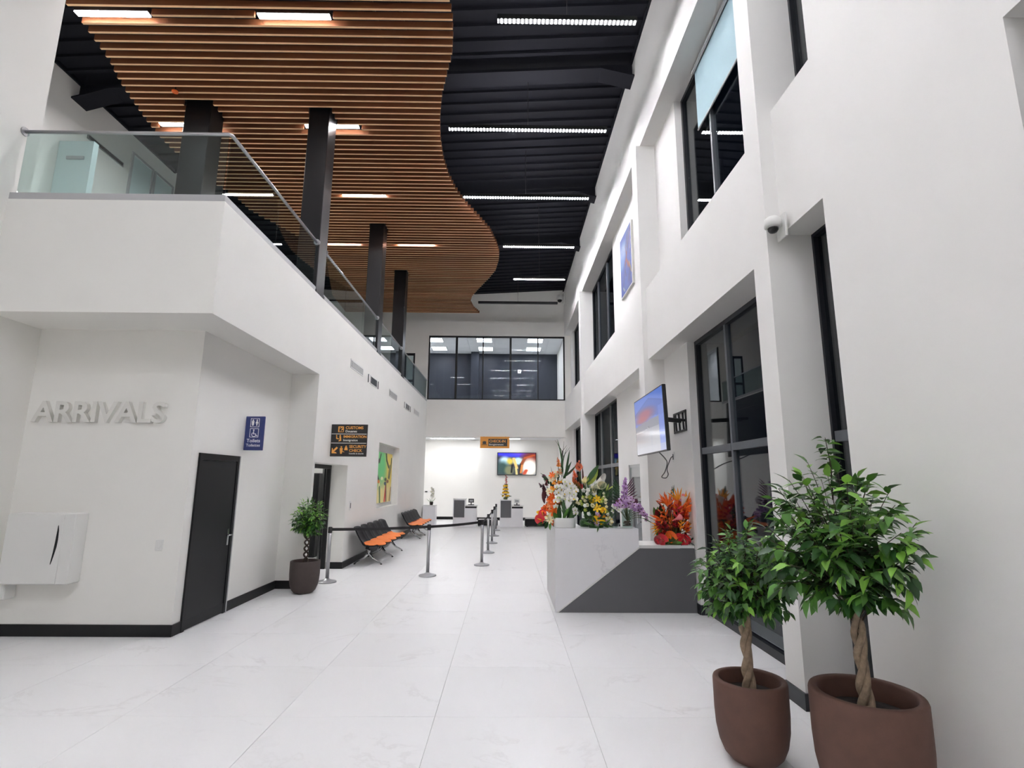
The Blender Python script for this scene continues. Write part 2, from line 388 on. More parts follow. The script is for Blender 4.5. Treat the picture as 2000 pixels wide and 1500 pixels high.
# glazed door behind the flowers
d = struct_empty('door_3', 'narrow aluminium framed glass door behind the purple orchids')
f = MB(); f.box(XP+.02, XP+.1, 10.85, 10.91, 0, 2.16); f.box(XP+.02, XP+.1, 11.79, 11.85, 0, 2.16); f.box(XP+.02, XP+.1, 10.91, 11.79, 2.1, 2.16)
f.build('door_frame', 'alu', d)
l = MB(); l.box(XP+.04, XP+.08, 10.91, 11.0, .02, 2.1); l.box(XP+.04, XP+.08, 11.7, 11.79, .02, 2.1); l.box(XP+.04, XP+.08, 11.0, 11.7, 1.9, 2.1); l.box(XP+.04, XP+.08, 11.0, 11.7, .02, .22)
l.build('door_leaf', 'alu', d)
MB().box(XP+.055, XP+.065, 10.99, 11.71, .21, 1.91).build('pane', 'glasslo', d)
h = MB(); h.smooth = True; h.tube([(XP-.03, 11.03, .95), (XP-.03, 11.03, 1.45)], .014); h.tube([(XP-.03, 11.03, 1.0), (XP+.04, 11.03, 1.0)], .01); h.tube([(XP-.03, 11.03, 1.4), (XP+.04, 11.03, 1.4)], .01); h.build('door_handle', 'chrome', d)

# ------------------------------------------------------------------ left side: arrivals block, bench wall, slab and parapet, upper left wall
def lw(*b): return struct('wall_left', MB().box(*b), 'wall')
lw(-10, -3.87, 6.58, 9.36, 0, 3.66)
lw(-10, -3.38, 9.36, 9.46, 0, 3.66)                                 # pier before the security opening
lw(-3.72, -3.38, 9.46, 11.42, 2.1, 3.66)
lw(-3.72, -3.38, 11.42, 14.12, 0, 3.66)                             # bench wall with the picture niche
lw(-3.72, -3.38, 14.12, 16.8, 0, 1.06); lw(-3.72, -3.38, 14.12, 16.8, 2.78, 3.66); lw(-3.72, -3.56, 14.12, 16.8, 1.06, 2.78)
lw(-3.72, -3.38, 16.8, 22.1, 0, 3.66)
lw(-10, -3.38, 5.84, 22.1, 3.66, 5.05)                             # first floor slab with its tall edge
lw(-10, -5.95, -5, 6.58, 0, 3.66); lw(-10, -5.95, -5, 6.1, 3.66, ZT)
mb = MB(); mb.box(-8.6, -8.4, 6.1, 12.2, 5.05, ZT); mb.box(-9.9, -8.4, 12.2, 12.35, 5.05, ZT); mb.box(-9.9, -9.8, 12.35, 22.1, 5.05, ZT)
struct('wall_gallery', mb, 'wall', 'white upper wall at the back of the balcony')
mb = MB(); mb.box(-7.2, -7.0, 9.46, 13.6, 0, 3.66); mb.box(-7.2, -3.72, 13.4, 13.6, 0, 3.66)
struct('wall_security', mb, 'wall', 'white wall of the security room')
# back wall with the wide upper window and the balcony door, check-in room
mb = MB()
mb.box(-9.9, -4.4, 22.1, 22.35, 0, ZT); mb.box(-4.4, -3.96, 22.1, 22.35, 7.15, ZT); mb.box(-4.4, -3.96, 22.1, 22.35, 0, 5.05); mb.box(-3.96, -3.4, 22.1, 22.35, 3.6, ZT)
mb.box(-3.96, -3.72, 22.1, 22.35, 0, 3.6)
mb.box(-3.4, 2.45, 22.1, 22.35, 3.6, 5.15); mb.box(-3.4, 2.45, 22.1, 22.35, 7.95, ZT); mb.box(2.45, XO, 22.1, 22.35, 4.2, ZT)
struct('wall_back', mb, 'wall', 'white back wall over the check-in opening')
mb = MB(); mb.box(-4.2, -1.36, 25.6, 25.8, 0, 4); mb.box(-1.36, 3.3, 25.25, 25.8, 0, 4); mb.box(-1.75, -1.36, 25.42, 25.6, 0, 3.7)
mb.box(-4.4, -3.96, 22.35, 25.8, 0, 4)
struct('wall_checkin', mb, 'wall', 'white wall behind the check-in desks')
mb = MB(); mb.box(-3.96, 2.45, 22.35, 25.6, 3.72, 3.9); mb.box(-3.9, 2.4, 22.5, 22.62, 3.6, 3.72)
struct('ceiling_checkin', mb, 'ceil', 'white low ceiling of the check-in bay')
mb = MB(); mb.box(-10, 3.3, -5.2, -5, 0, ZT)
struct('wall_front', mb, 'wall', 'white wall closing the near end of the hall')

# ------------------------------------------------------------------ room behind the wide upper window
mb = MB(); mb.box(-4.3, 2.7, 25.6, 25.75, 5.0, 8.2); mb.box(-1.78, -1.4, 25.15, 25.6, 5.15, 7.98)
struct('wall_upper_room', mb, 'slate', 'dark slate blue wall of the upper room')
mb = MB(); mb.box(2.45, 2.6, 22.35, 25.6, 5, 8.2); mb.box(-4.4, -4.25, 22.35, 25.6, 5, 8.2); mb.box(-4.25, 2.45, 22.35, 25.6, 5.0, 5.12)
struct('wall_upper_room_side', mb, 'wall', 'white side wall of the upper room')
uc = struct('ceiling_upper_room', MB().box(-4.25, 2.45, 22.35, 25.6, 8.02, 8.15), 'ceil', 'tiled white ceiling of the upper room')
pm = None
for i in range(11):
    for j in range(5):
        x0, y0 = -4.22+.605*i, 22.4+.64*j
        if pm is None: pm = MB().bbox(-.297, .297, -.314, .314, -.012, .012, .004).mesh('ceiling_tile', 'ceil')
        link('ceiling_tile', pm, uc, (x0+.3, y0+.32, 8.008))
lp = MB(); lp.bbox(-.3, .3, -.3, .3, -.012, .012, .01)
for k, (x, lab) in enumerate(((-3.25, 'left'), (-1.05, 'middle'), (1.22, 'right'))):
    for y, fb in ((22.95, 'front'), (24.5, 'rear')):
        t = thing('ceiling_light', 'square white panel light in the upper room, %s of the %s row, %s one' % (lab, fb, lab), 'light', (x, y, 7.975), 0, 'panel lights of the upper room')
        fr = MB(); frame_ring(fr, .37, .37, .04, -.01, .02)
        fr.build('light_frame', 'plastic', t); MB().box(-.33, .33, -.33, .33, -.004, .018).build('diffuser', 'panel_rm', t)
        t['label'] = {('left','front'):'leftmost panel light of the front row in the upper room', ('middle','front'):'middle panel light of the front row in the upper room', ('right','front'):'rightmost panel light of the front row in the upper room', ('left','rear'):'leftmost panel light of the rear row in the upper room', ('middle','rear'):'middle panel light of the rear row in the upper room', ('right','rear'):'rightmost panel light of the rear row in the upper room'}[(lab, fb)]
t = tag(MB().bbox(.5, .66, 25.57, 25.6, 7.02, 7.2, .01).build('wall_socket', 'plastic'), 'small square white socket high on the slate blue wall of the upper room', 'socket')
MB().box(.555, .605, 25.562, 25.571, 7.08, 7.13).build('socket_face', 'dark', t)
w = struct_empty('window_10', 'wide black framed interior window above the check-in opening')
f = MB(); x0, x1, z0, z1, y = -3.4, 2.45, 5.15, 7.95, 22.16
for b in ((x0, x0+.06, z0, z1), (x1-.06, x1, z0, z1), (x0+.06, x1-.06, z0, z0+.06), (x0+.06, x1-.06, z1-.06, z1)): f.box(b[0], b[1], y, y+.08, b[2], b[3])
f.build('window_frame', 'black', w)
ms = [-2.2, -1.06, .12, 1.3]; xs = [x0+.06]+ms+[x1-.06]
for k, m in enumerate(ms):
    wd = .045 if k in (0, 2) else .025
    MB().box(m-wd, m+wd, y+.005, y+.075, z0+.06, z1-.06).build('mullion', 'black', w)
for i in range(5): MB().box(xs[i]+.02, xs[i+1]-.02, y+.03, y+.045, z0+.05, z1-.05).build('pane', 'glasslo', w)
d = struct_empty('door_4', 'dark framed glazed door at the far end of the balcony')
f = MB(); f.box(-4.4, -4.33, 22.1, 22.2, 5.05, 7.15); f.box(-4.03, -3.96, 22.1, 22.2, 5.05, 7.15); f.box(-4.33, -4.03, 22.1, 22.2, 7.05, 7.15); f.box(-4.33, -4.03, 22.12, 22.18, 5.9, 6.0)
f.build('door_frame', 'black', d); MB().box(-4.33, -4.03, 22.14, 22.16, 5.06, 7.05).build('pane', 'frost', d)

# ------------------------------------------------------------------ ceiling: sloping dark deck, ribs, rafters
def rz(x): return 10.05+.06*(x-2.43)
cl = struct('ceiling', MB().prism([(-10, rz(-10)), (3.3, rz(3.3)), (3.3, rz(3.3)+.15), (-10, rz(-10)+.15)], -5.2, 22.35), 'deck', 'dark charcoal ribbed roof deck')
X0, X1 = -8.4, 2.43
rib = MB().prism([(X0, rz(X0)-.055), (X1, rz(X1)-.055), (X1, rz(X1)+.01), (X0, rz(X0)+.01)], -.035, .035).mesh('rib', 'deck')
for k in range(46):
    y = 6.9+.33*k
    if any(abs(y-q) < .3 for q in (9.25, 13.73, 16.95)): continue
    link('rib', rib, cl, (0, y, 0))
for xa, xb in ((X0, X0+.04), (X1-.04, X1)):
    MB().prism([(xa, rz(xa)-.075), (xb, rz(xb)-.075), (xb, rz(xb)+.01), (xa, rz(xa)+.01)], 6.2 if xa < 0 else 4.65, 12.2 if xa < 0 else 22.1).build('edge_trim', 'deck', cl)
def rafter(y, label):
    t = thing('roof_rafter', label, 'beam', (0, y, 0), 0, 'dark steel rafters under the roof deck')
    a, b = X0, X1
    MB().prism([(a, rz(a)-.42), (a+.7, rz(a+.7)-.24), (b-.65, rz(b-.65)-.22), (b, rz(b)-.42), (b, rz(b)-.055), (a, rz(a)-.055)], -.03, .03).build('web', 'deck', t)
    MB().prism([(a, rz(a)-.45), (a+.7, rz(a+.7)-.27), (b-.65, rz(b-.65)-.25), (b, rz(b)-.45), (b, rz(b)-.42), (b-.65, rz(b-.65)-.22), (a+.7, rz(a+.7)-.24), (a, rz(a)-.42)], -.19, .19).build('bottom_flange', 'deck', t)
rafter(9.25, 'dark steel roof rafter nearest the viewer with a haunch at the white wall')
rafter(13.73, 'second dark steel roof rafter from the viewer, above a slim light line')
rafter(16.95, 'third and farthest dark steel roof rafter before the back wall')

# ------------------------------------------------------------------ black steel columns on the balcony
def column(x, y, z0, label, w=.38, d=.4):
    t = thing('steel_column', label, 'column', (x, y, z0), 0, 'black columns on the balcony')
    MB().bbox(-w/2, w/2, -d/2, d/2, 0, rz(x)-.02-z0, .008).build('shaft', 'steelblk', t)
    MB().bbox(-w/2-.012, w/2+.012, -d/2-.012, d/2+.012, 0, .05, .004).build('base_plate', 'steelblk', t)
XB = -3.38
COLS = ((-3.57, 9.1), (-3.57, 13.57), (-3.57, 16.78), (-5.76, 8.98))
column(-3.575, 9.1, 5.05, 'nearest black steel column at the balcony edge, thick and shiny on one side')
column(-3.575, 13.57, 5.05, 'second black steel column along the balcony edge')
column(-3.575, 16.78, 5.05, 'third and farthest black steel column along the balcony edge')
column(-5.76, 8.98, 5.05, 'black steel column set back on the balcony behind the front glass', .48, .42)

# ------------------------------------------------------------------ timber slat ceiling
ZS = 8.6
RC = [(-9, -.87), (6.0, -.87), (6.5, -.88), (6.85, -.87), (7.2, -.9), (7.54, -.95), (7.99, -1.09), (8.48, -1.23), (9.03, -1.33), (9.64, -1.4), (10.33, -1.42), (11.0, -1.37), (11.55, -1.27), (12.26, -1.06), (12.9, -.79), (13.6, -.52), (14.4, -.36), (15.1, -.28), (15.7, -.31), (16.5, -.43), (17.2, -.67), (18.2, -1.07), (19.0, -1.36), (19.6, -1.46), (20.35, -1.38), (21.0, -1.17), (30, -1.1)]
LC = [(-9, -6.3), (6.0, -6.38), (6.6, -6.49), (7.03, -6.52), (7.4, -6.59), (7.77, -6.66), (8.15, -6.8), (8.5, -6.89), (8.87, -6.96), (9.2, -7.03), (9.7, -7.09), (10.1, -7.1), (11.2, -7.03), (11.6, -6.85), (12.1, -6.71), (12.65, -6.68), (13.0, -6.55), (13.4, -6.33), (14.2, -6.0), (14.8, -5.85), (16, -5.8), (17.5, -6.2), (19, -6.6), (21, -6.7), (30, -6.7)]
def interp(c, y):
    for (a, b), (a2, b2) in zip(c, c[1:]):
        if a <= y <= a2: return b+(b2-b)*(y-a)/(a2-a)
ROWS = (6.85, 9.36, 11.9, 14.65, 17.2, 19.76)
SHORT = {6.85: [(-6.5, -5.4), (-3.79, -2.7)], 9.36: [(-6.86, -5.72), (-4.02, -2.96)], 11.9: [(-4.08, -3.02)], 14.63: [(-5.35, -4.4), (-3.27, -2.2)]}
st = thing('slatted_ceiling', 'curved suspended ceiling of brown timber slats under the dark roof', 'ceiling panel', (0, 0, ZS))
slat_cache = {}
k = 0
y = 5.72
while y < 21.0:
    cuts = [(a-.04, b+.04) for r, l in SHORT.items() if abs(y-r) < .075 for a, b in l]
    cuts += [(cx-w/2-.03, cx+w/2+.03) for (cx, cy), w in zip(COLS, (.38, .38, .38, .48)) if abs(y-cy) < .25]
    segs = [(interp(LC, y), interp(RC, y))]
    for a, b in cuts:
        ns = []
        for p, q in segs:
            if a > p and a < q: ns.append((p, min(a, q)))
            if b < q and b > p: ns.append((max(b, p), q))
            if b <= p or a >= q: ns.append((p, q))
        segs = ns
    for p, q in segs:
        if q-p < .12: continue
        L = q-p
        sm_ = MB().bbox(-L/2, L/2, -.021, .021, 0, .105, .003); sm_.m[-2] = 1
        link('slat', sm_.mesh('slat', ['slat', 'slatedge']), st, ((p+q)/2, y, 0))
    y += .1605
for x in (-4.25, -2.05, -1.65):
    o = MB().box(x-.02, x+.02, 5.7, 21.0, .106, .146).build('carrier_rail', 'void', st)
    for yy in (7.6, 12.0, 16.2, 19.6):
        MB().tube([(x, yy, .146), (x, yy, rz(x)-.005-ZS)], .004, 5).build('hanger_rod', 'void', st)
# short LED lights between the slats
names = {(6.85, 0): 'bright LED strip between the slats nearest the upper left corner', (6.85, 1): 'bright LED strip between the slats at the top middle',
 (9.36, 0): 'LED strip between the slats above the glass beside the set-back column', (9.36, 1): 'LED strip between the slats passing behind the nearest balcony column',
 (11.9, 0): 'thin LED strip between the slats right of the nearest balcony column', (14.63, 0): 'faint LED strip between the slats left of the second balcony column', (14.63, 1): 'faint LED strip between the slats right of the second balcony column'}
for r, l in SHORT.items():
    for i, (a, b) in enumerate(l):
        t = thing('slat_light', names.get((r, i)) or 'recessed LED strip between the far slats, %s of the %s row' % ('left' if i == 0 else 'right', 'fifth' if r < 18 else 'last'), 'light', ((a+b)/2, r, ZS+(.03 if r < 11 else .06 if r < 14 else .075)), 0, 'short LED strips between the slats')
        L = b-a; MB().bbox(-L/2, L/2, -.055, .055, .004, .09, .004).build('housing', 'void', t)
        MB().box(-L/2+.01, L/2-.01, -.045, .045, -.012, .0035).build('diffuser', 'leds', t)
# long pendant lights under the dark deck
LONG = [(6.85, -.2, 1.9, 'brightest long LED pendant at the top right of the dark deck'), (9.36, -1.2, 1.92, 'long LED pendant second from the viewer under the dark deck'), (11.9, -1.14, 1.95, 'third long LED pendant, ending at the curve of the slats'),
        (14.65, -.16, 1.94, 'fourth long LED pendant, at the widest bulge of the slats'), (17.2, .17, 1.95, 'fifth long LED pendant, a thin bright line before the back wall'), (19.76, -1.17, 1.93, 'unlit black pendant hanging in front of the back wall'),
        (4.35, -1.2, 1.9, 'added long LED pendant above the viewer, out of view'), (1.85, -1.2, 1.9, 'added long LED pendant behind the viewer, out of view'), (-.65, -1.2, 1.9, 'added long LED pendant well behind the viewer, out of view'), (-3.15, -1.2, 1.9, 'added long LED pendant at the near end of the hall, out of view'),  # this line and the next: unseen pendants added to light the walls
        (-.65, -5.2, -2.2, 'added left LED pendant well behind the viewer, out of view'), (-3.15, -5.2, -2.2, 'added left LED pendant at the near end of the hall, out of view')]
for y, a, b, lab in LONG:
    t = thing('linear_pendant', lab, 'light', ((a+b)/2, y, ZS), 0, 'long pendant lights under the dark deck'); L = b-a
    MB().bbox(-L/2, L/2, -.045, .045, .004, .085, .004).build('housing', 'void', t)
    MB().box(-L/2+.01, L/2-.01, -.036, .036, -.004, .0035).build('diffuser', 'unlit' if abs(y-19.76) < .1 else 'ledfar' if y > 11 else 'led', t)
    if abs(y-19.76) > .1: MB().box(-L/2+.5, L/2-.5, -.022, .022, .0852, .0858).build('added_uplight', 'ledup_fill', t)  # emitter added on the hidden housing top to brighten the upper walls
    xc = (a+b)/2
    MB().tube([(0, 0, .085), (0, 0, rz(xc)-ZS)], .006, 5).build('cable', 'void', t)

# ------------------------------------------------------------------ balcony balustrade
t = thing('glass_balustrade', 'frameless glass balustrade with steel handrail along the white balcony edge', 'balustrade', (0, 0, 5.05))
s = MB(); s.box(-5.95, XB-.012, 5.852, 5.93, 0, .09); s.build('base_shoe', 'shoe', t)
for ya, yb in ((5.93, 8.9), (9.3, 13.37), (13.77, 16.58), (16.98, 22.1)):
    MB().box(XB-.09, XB-.012, ya, yb, 0, .09).build('base_shoe', 'shoe', t)
gx = XB-.045
MB().box(-5.9, gx-.02, 5.885, 5.897, .05, .9).build('glass_panel', 'balglass', t)
for a, b in ((5.9, 7.3), (7.32, 8.86), (9.34, 10.66), (10.68, 12.0), (12.02, 13.34), (13.8, 15.15), (15.17, 16.55), (17.02, 18.6), (18.62, 20.3), (20.32, 22.05)):
    MB().box(gx-.006, gx+.006, a, b, .05, .9).build('glass_panel', 'balglass', t)
r = MB(); r.smooth = True; r.tube([(-5.94, 5.89, .92), (gx-.03, 5.89, .92), (gx, 5.92, .92), (gx, 8.88, .92)], .022, 10); r.build('handrail', 'steel', t)
for a, b in ((9.31, 13.36), (13.78, 16.57), (16.99, 22.09)):
    r = MB(); r.smooth = True; r.tube([(gx, a, .92), (gx, b, .92)], .022, 10); r.build('handrail', 'steel', t)
for c, ax in (((-5.945, 5.89, .92), 'x'), ((gx, 8.885, .92), 'y'), ((gx, 9.315, .92), 'y'), ((gx, 13.355, .92), 'y'), ((gx, 13.785, .92), 'y'), ((gx, 16.565, .92), 'y')):
    d = Vector((.012, 0, 0)) if ax == 'x' else Vector((0, .012, 0))
    fl_ = MB(); fl_.tube([Vector(c)-d, Vector(c)+d], .055, 14); fl_.build('rail_flange', 'steel', t)

# gallery details behind the glass
d = struct_empty('door_5', 'white door at the left end of the balcony behind the glass')
f = MB(); f.box(-8.39, -7.75, 8.98, 9.1, 5.05, 7.98); f.build('door_leaf', 'frost', d); MB().box(-8.2, -7.88, 8.955, 8.98, 7.6, 7.66).build('door_closer', 'alu', d)
for n, (a, b, z, lab) in enumerate(((10.8, 11.4, 8.4, 'first'), (11.55, 12.15, 8.4, 'second'))):
    d = struct_empty('window_%d' % (11+n), lab + ' pale frosted panel on the gallery wall')
    f = MB(); f.box(-8.4, -8.37, a-.06, a, 5.05, 8.96); f.box(-8.4, -8.37, b, b+.06, 5.05, 8.96); f.box(-8.4, -8.37, a, b, 8.9, 8.96)
    f.build('window_frame', 'shoe', d); MB().box(-8.4, -8.385, a, b, 5.05, 8.9).build('pane', 'frost', d)
t = tag(MB().box(-8.4, -8.385, 9.55, 10.55, 8.44, 8.54).build('slot_diffuser', 'alu'), 'long dark slot air diffuser on the gallery wall seen through the glass', 'vent')
MB().box(-8.386, -8.378, 9.58, 10.52, 8.46, 8.52).build('slot', 'void', t)

# ------------------------------------------------------------------ baseboards, near door
mb = MB(); mb.box(-10, -3.852, 6.562, 6.58, 0, .13); mb.box(-3.87, -3.852, 6.58, 6.75, 0, .13); mb.box(-3.87, -3.852, 7.76, 9.342, 0, .13); mb.box(-3.87, -3.362, 9.342, 9.36, 0, .13); mb.box(-3.38, -3.362, 9.36, 9.46, 0, .13)
mb.box(-3.38, -3.362, 11.402, 22.1, 0, .13); mb.box(-3.7, -3.38, 11.402, 11.42, 0, .13)
struct('baseboard_left', mb, 'black', 'black skirting along the left walls')
mb = MB(); mb.box(2.412, 2.43, 4.612, 4.93, 0, .13); mb.box(2.43, 2.86, 4.612, 4.63, 0, .13); mb.box(XP-.018, XP, 7.72, 8.9, 0, .13); mb.box(2.55, 2.57, 2.35, 3.97, 0, .13); mb.box(XP, XP+.1, 7.702, 7.72, 0, .13)
mb.box(2.332, 2.35, 8.9, 9.25, 0, .13); mb.box(XP-.018, XP, 9.25, 10.85, 0, .13); mb.box(XP-.018, XP, 11.85, 12.9, 0, .13); mb.box(2.332, 2.35, 16.6, 16.9, 0, .13)
struct('baseboard_right', mb, 'frame', 'dark skirting along the right wall')
mb = MB(); mb.box(-3.96, -1.75, 25.585, 25.6, 0, .13); mb.box(-1.36, 2.45, 25.235, 25.25, 0, .13)
struct('baseboard_back', mb, 'black', 'black skirting behind the check-in desks')
d = struct_empty('door_1', 'black door in the white wall right of the ARRIVALS lettering')
f = MB(); f.box(-3.87, -3.845, 6.74, 6.80, 0, 2.12); f.box(-3.87, -3.845, 7.68, 7.75, 0, 2.12); f.box(-3.87, -3.845, 6.80, 7.68, 2.04, 2.12); f.build('door_frame', 'black', d)
f = MB(); f.bbox(-3.87, -3.853, 6.805, 7.675, .012, 2.035, .003); f.build('door_leaf', 'doorblk', d)
f = MB(); f.box(-3.853, -3.848, 6.805, 7.675, .012, .13); f.build('kick_plate', 'black', d)
h = MB(); h.bbox(-3.853, -3.846, 7.60, 7.64, .9, 1.12, .003); h.smooth = True; h.tube([(-3.85, 7.62, 1.04), (-3.8, 7.62, 1.04), (-3.795, 7.6, 1.04), (-3.795, 7.5, 1.04)], .01); h.build('door_handle', 'chrome', d)
MB().box(-3.845, -3.838, 7.735, 7.755, 0, 2.12).build('edge_strip', 'shoe', d)
# security door, open into the bright room
d = struct_empty('door_2', 'dark security door standing open at the left wall')
f = MB(); f.box(-3.8, -3.72, 9.46, 9.52, 0, 2.1); f.box(-3.8, -3.72, 11.36, 11.42, 0, 2.1); f.box(-3.8, -3.72, 9.52, 11.36, 2.02, 2.1); f.build('door_frame', 'black', d)
dv = Vector((-.36, .93, 0)).normalized(); p0 = Vector((-3.83, 11.38, 0)); nrm = Vector((dv.y, -dv.x, 0))
def leafbox(a, b, t0, t1, z0, z1):
    c = [p0+dv*a+nrm*t0, p0+dv*b+nrm*t0, p0+dv*b+nrm*t1, p0+dv*a+nrm*t1]
    return MB().loft([[(q.x, q.y, z0) for q in c], [(q.x, q.y, z1) for q in c]])
leafbox(0, .9, -.02, .02, .01, 2.04).build('door_leaf', 'doorblk', d)
for z in (.25, .85, 1.2, 1.55, 1.86): leafbox(.02, .1, .021, .03, z-.05, z+.05).build('hinge', 'plastic', d)
struct('ceiling_security', MB().box(-7.0, -3.72, 9.46, 13.4, 3.5, 3.65), 'ceil', 'white ceiling of the security room')
t = thing('security_light', 'panel light in the security room behind the open dark door', 'light', (-5.2, 11.4, 3.48)); MB().box(-.35, .35, -.35, .35, 0, .018).build('diffuser', 'panel_sec', t); f = MB(); frame_ring(f, .38, .38, .03, -.004, .02); f.build('light_frame', 'plastic', t)
t = thing('locker', 'tall dark cabinet inside the security room seen through the doorway', 'cabinet', (-4.95, 13.15, 0))
MB().bbox(-.45, .45, -.2, .2, 0, 1.95, .01).build('body', 'frame', t); MB().bbox(-.43, -.005, -.215, -.2, .05, 1.92, .004).build('locker_door', 'doorblk', t); MB().bbox(.005, .43, -.215, -.2, .05, 1.92, .004).build('locker_door', 'doorblk', t)
# check-in ceiling lights
for x, w, lab in ((-2.5, 1.0, 'long white light line at the check-in ceiling, left'), (.3, .3, 'short white light at the check-in ceiling right of the sign')):
    t = thing('checkin_light', lab, 'light', (x, 24.4, 3.7)); MB().box(-w, w, -.15, .15, 0, .018).build('diffuser', 'panel_ci', t)
    f = MB(); frame_ring(f, w+.03, .18, .03, -.004, .02); f.build('light_frame', 'plastic', t)
# ------------------------------------------------------------------ lettering and signs
def letters(parent, s, h, depth, m, width, z, bold):
    full = text_mesh('t', s, h, depth, m, bold); xs = [v.co.x for v in full.vertices]; w0 = max(xs)-min(xs); x_min = min(xs)
    k = width/w0
    for i, ch in enumerate(s):
        pre = text_mesh('t', s[:i+1], h, depth, m, bold); one = text_mesh('letter', ch, h, depth, m, bold)
        dx = max(v.co.x for v in pre.vertices)-max(v.co.x for v in one.vertices)
        for v in one.vertices: v.co.x *= k
        link('letter', one, parent, ((dx-x_min)*k, 0, z))
t = thing('arrivals_lettering', 'raised white letters ARRIVALS on the white left wall', 'sign', (-5.85, 6.58, 2.48))
letters(t, 'ARRIVALS', .26, .055, 'letters', 1.63, 0, .022)

def panel(mb, x0, x1, z0, z1, y0, y1): return mb.bbox(x0, x1, y0, y1, z0, z1, .003)
# toilets sign, projecting from the wall, seen flat on
t = thing('toilets_sign', 'dark blue projecting Toilets sign above the black door', 'sign', (-3.87, 7.87, 2.215))
panel(MB(), 0, .275, 0, .5, -.015, .015).build('sign_panel', 'signblue', t)
F = -.0155
def sq_outline(name, cx, cz, s, m, parent, th=.007, y=F):
    o = MB(); h = s/2
    for a in ((-h, h, h-th, h), (-h, h, -h, -h+th), (-h, -h+th, -h+th, h-th), (h-th, h, -h+th, h-th)): o.box(cx+a[0], cx+a[1], y-.002, y+.001, cz+a[2], cz+a[3])
    return o.build(name, m, parent)
def flat(name, polys, m, parent, y=F):
    o = MB()
    for p in polys: o.prism(p, y-.002, y+.001)
    return o.build(name, m, parent)
def disc(cx, cz, r, n=14): return [(cx+r*math.cos(2*PI*i/n), cz+r*math.sin(2*PI*i/n)) for i in range(n)]
def person(cx, cz, s, skirt=False):
    p = [disc(cx, cz+s*.40, s*.11)]
    if skirt: p += [[(cx-s*.09, cz+s*.27), (cx+s*.09, cz+s*.27), (cx+s*.24, cz-s*.1), (cx-s*.24, cz-s*.1)], [(cx-s*.09, cz-s*.1), (cx+s*.09, cz-s*.1), (cx+s*.08, cz-s*.46), (cx-s*.08, cz-s*.46)]]
    else: p += [[(cx-s*.19, cz+s*.27), (cx+s*.19, cz+s*.27), (cx+s*.17, cz-s*.08), (cx+s*.1, cz-s*.46), (cx-s*.1, cz-s*.46), (cx-s*.17, cz-s*.08)]]
    return p
sq_outline('pictogram_frame', .137, .405, .13, 'txtwh', t); flat('pictogram', person(.108, .405, .095)+person(.166, .405, .095, True), 'txtwh', t)
sq_outline('pictogram_frame', .137, .255, .13, 'txtwh', t)
wc = [disc(.128, .295, .011), [(.122, .28), (.134, .28), (.136, .245), (.165, .245), (.176, .215), (.188, .218), (.188, .208), (.168, .205), (.158, .235), (.124, .235)]]
ring = [(.135+.036*math.cos(a), .232+.036*math.sin(a)) for a in np.linspace(2.2, 6.0, 12)]+[(.135+.027*math.cos(a), .232+.027*math.sin(a)) for a in np.linspace(6.0, 2.2, 12)]
flat('pictogram', wc+[ring], 'txtwh', t)
text('lettering', 'Toilets', .052, .002, 'txtwh', t, (.137, F, .118), bold=.012, align='CENTER'); text('lettering', 'Toilettes', .042, .002, 'txtwh', t, (.137, F, .055), bold=.008, align='CENTER')
# customs / immigration / security sign
t = thing('customs_sign', 'black projecting sign with Customs, Immigration and Security Check in orange', 'sign', (-3.38, 10.24, 2.235))
panel(MB(), 0, .69, 0, .615, -.018, .018).build('sign_panel', 'signblk', t); F2 = -.0185
for z in (.255, .43): o = MB(); o.box(.01, .68, F2-.002, F2+.001, z-.005, z+.005); o.build('divider_line', 'txtwh', t)
text('lettering', 'CUSTOMS', .055, .002, 'txtor', t, (.27, F2, .525), bold=.02); text('lettering', 'Douanes', .045, .002, 'txtwh', t, (.27, F2, .462), bold=.012)
text('lettering', 'IMMIGRATION', .05, .002, 'txtor', t, (.235, F2, .357), bold=.02, sx=1.0); text('lettering', 'Immigration', .042, .002, 'txtwh', t, (.235, F2, .292), bold=.012)
text('lettering', 'SECURITY', .055, .002, 'txtor', t, (.36, F2, .165), bold=.02, sx=.97); text('lettering', 'CHECK', .055, .002, 'txtor', t, (.36, F2, .09), bold=.02)
text('lettering', 'Contrôle de sécurité', .026, .002, 'txtwh', t, (.36, F2, .045), bold=.008, sx=.92)
flat('pictogram', [[(.13, .465), (.235, .465), (.235, .575), (.13, .575)]], 'txtor', t, F2)
flat('pictogram', [disc(.165, .55, .013), [(.15, .53), (.18, .535), (.215, .56), (.22, .552), (.185, .51), (.18, .475), (.155, .475)], [(.19, .475), (.225, .475), (.225, .505), (.19, .505)]], 'signblk', t, F2-.0015)
flat('pictogram', [disc(.175, .4, .014), disc(.105, .4, .012), [(.1, .385), (.115, .385), (.12, .35), (.15, .345), (.155, .33), (.11, .33), (.098, .345)], [(.16, .385), (.19, .385), (.2, .3), (.15, .285), (.15, .31), (.168, .315)]], 'txtor', t, F2)
flat('pictogram', [[(.03, .06), (.13, .06), (.105, .085), (.07, .085), (.145, .16), (.12, .185), (.05, .115), (.05, .15), (.03, .165)]], 'txtor', t, F2)
flat('pictogram', person(.21, .12, .15)+[[(.2, .115), (.27, .09), (.27, .08), (.2, .1)], disc(.3, .195, .013), [(.28, .18), (.32, .18), (.335, .12), (.265, .12)]], 'txtor', t, F2)
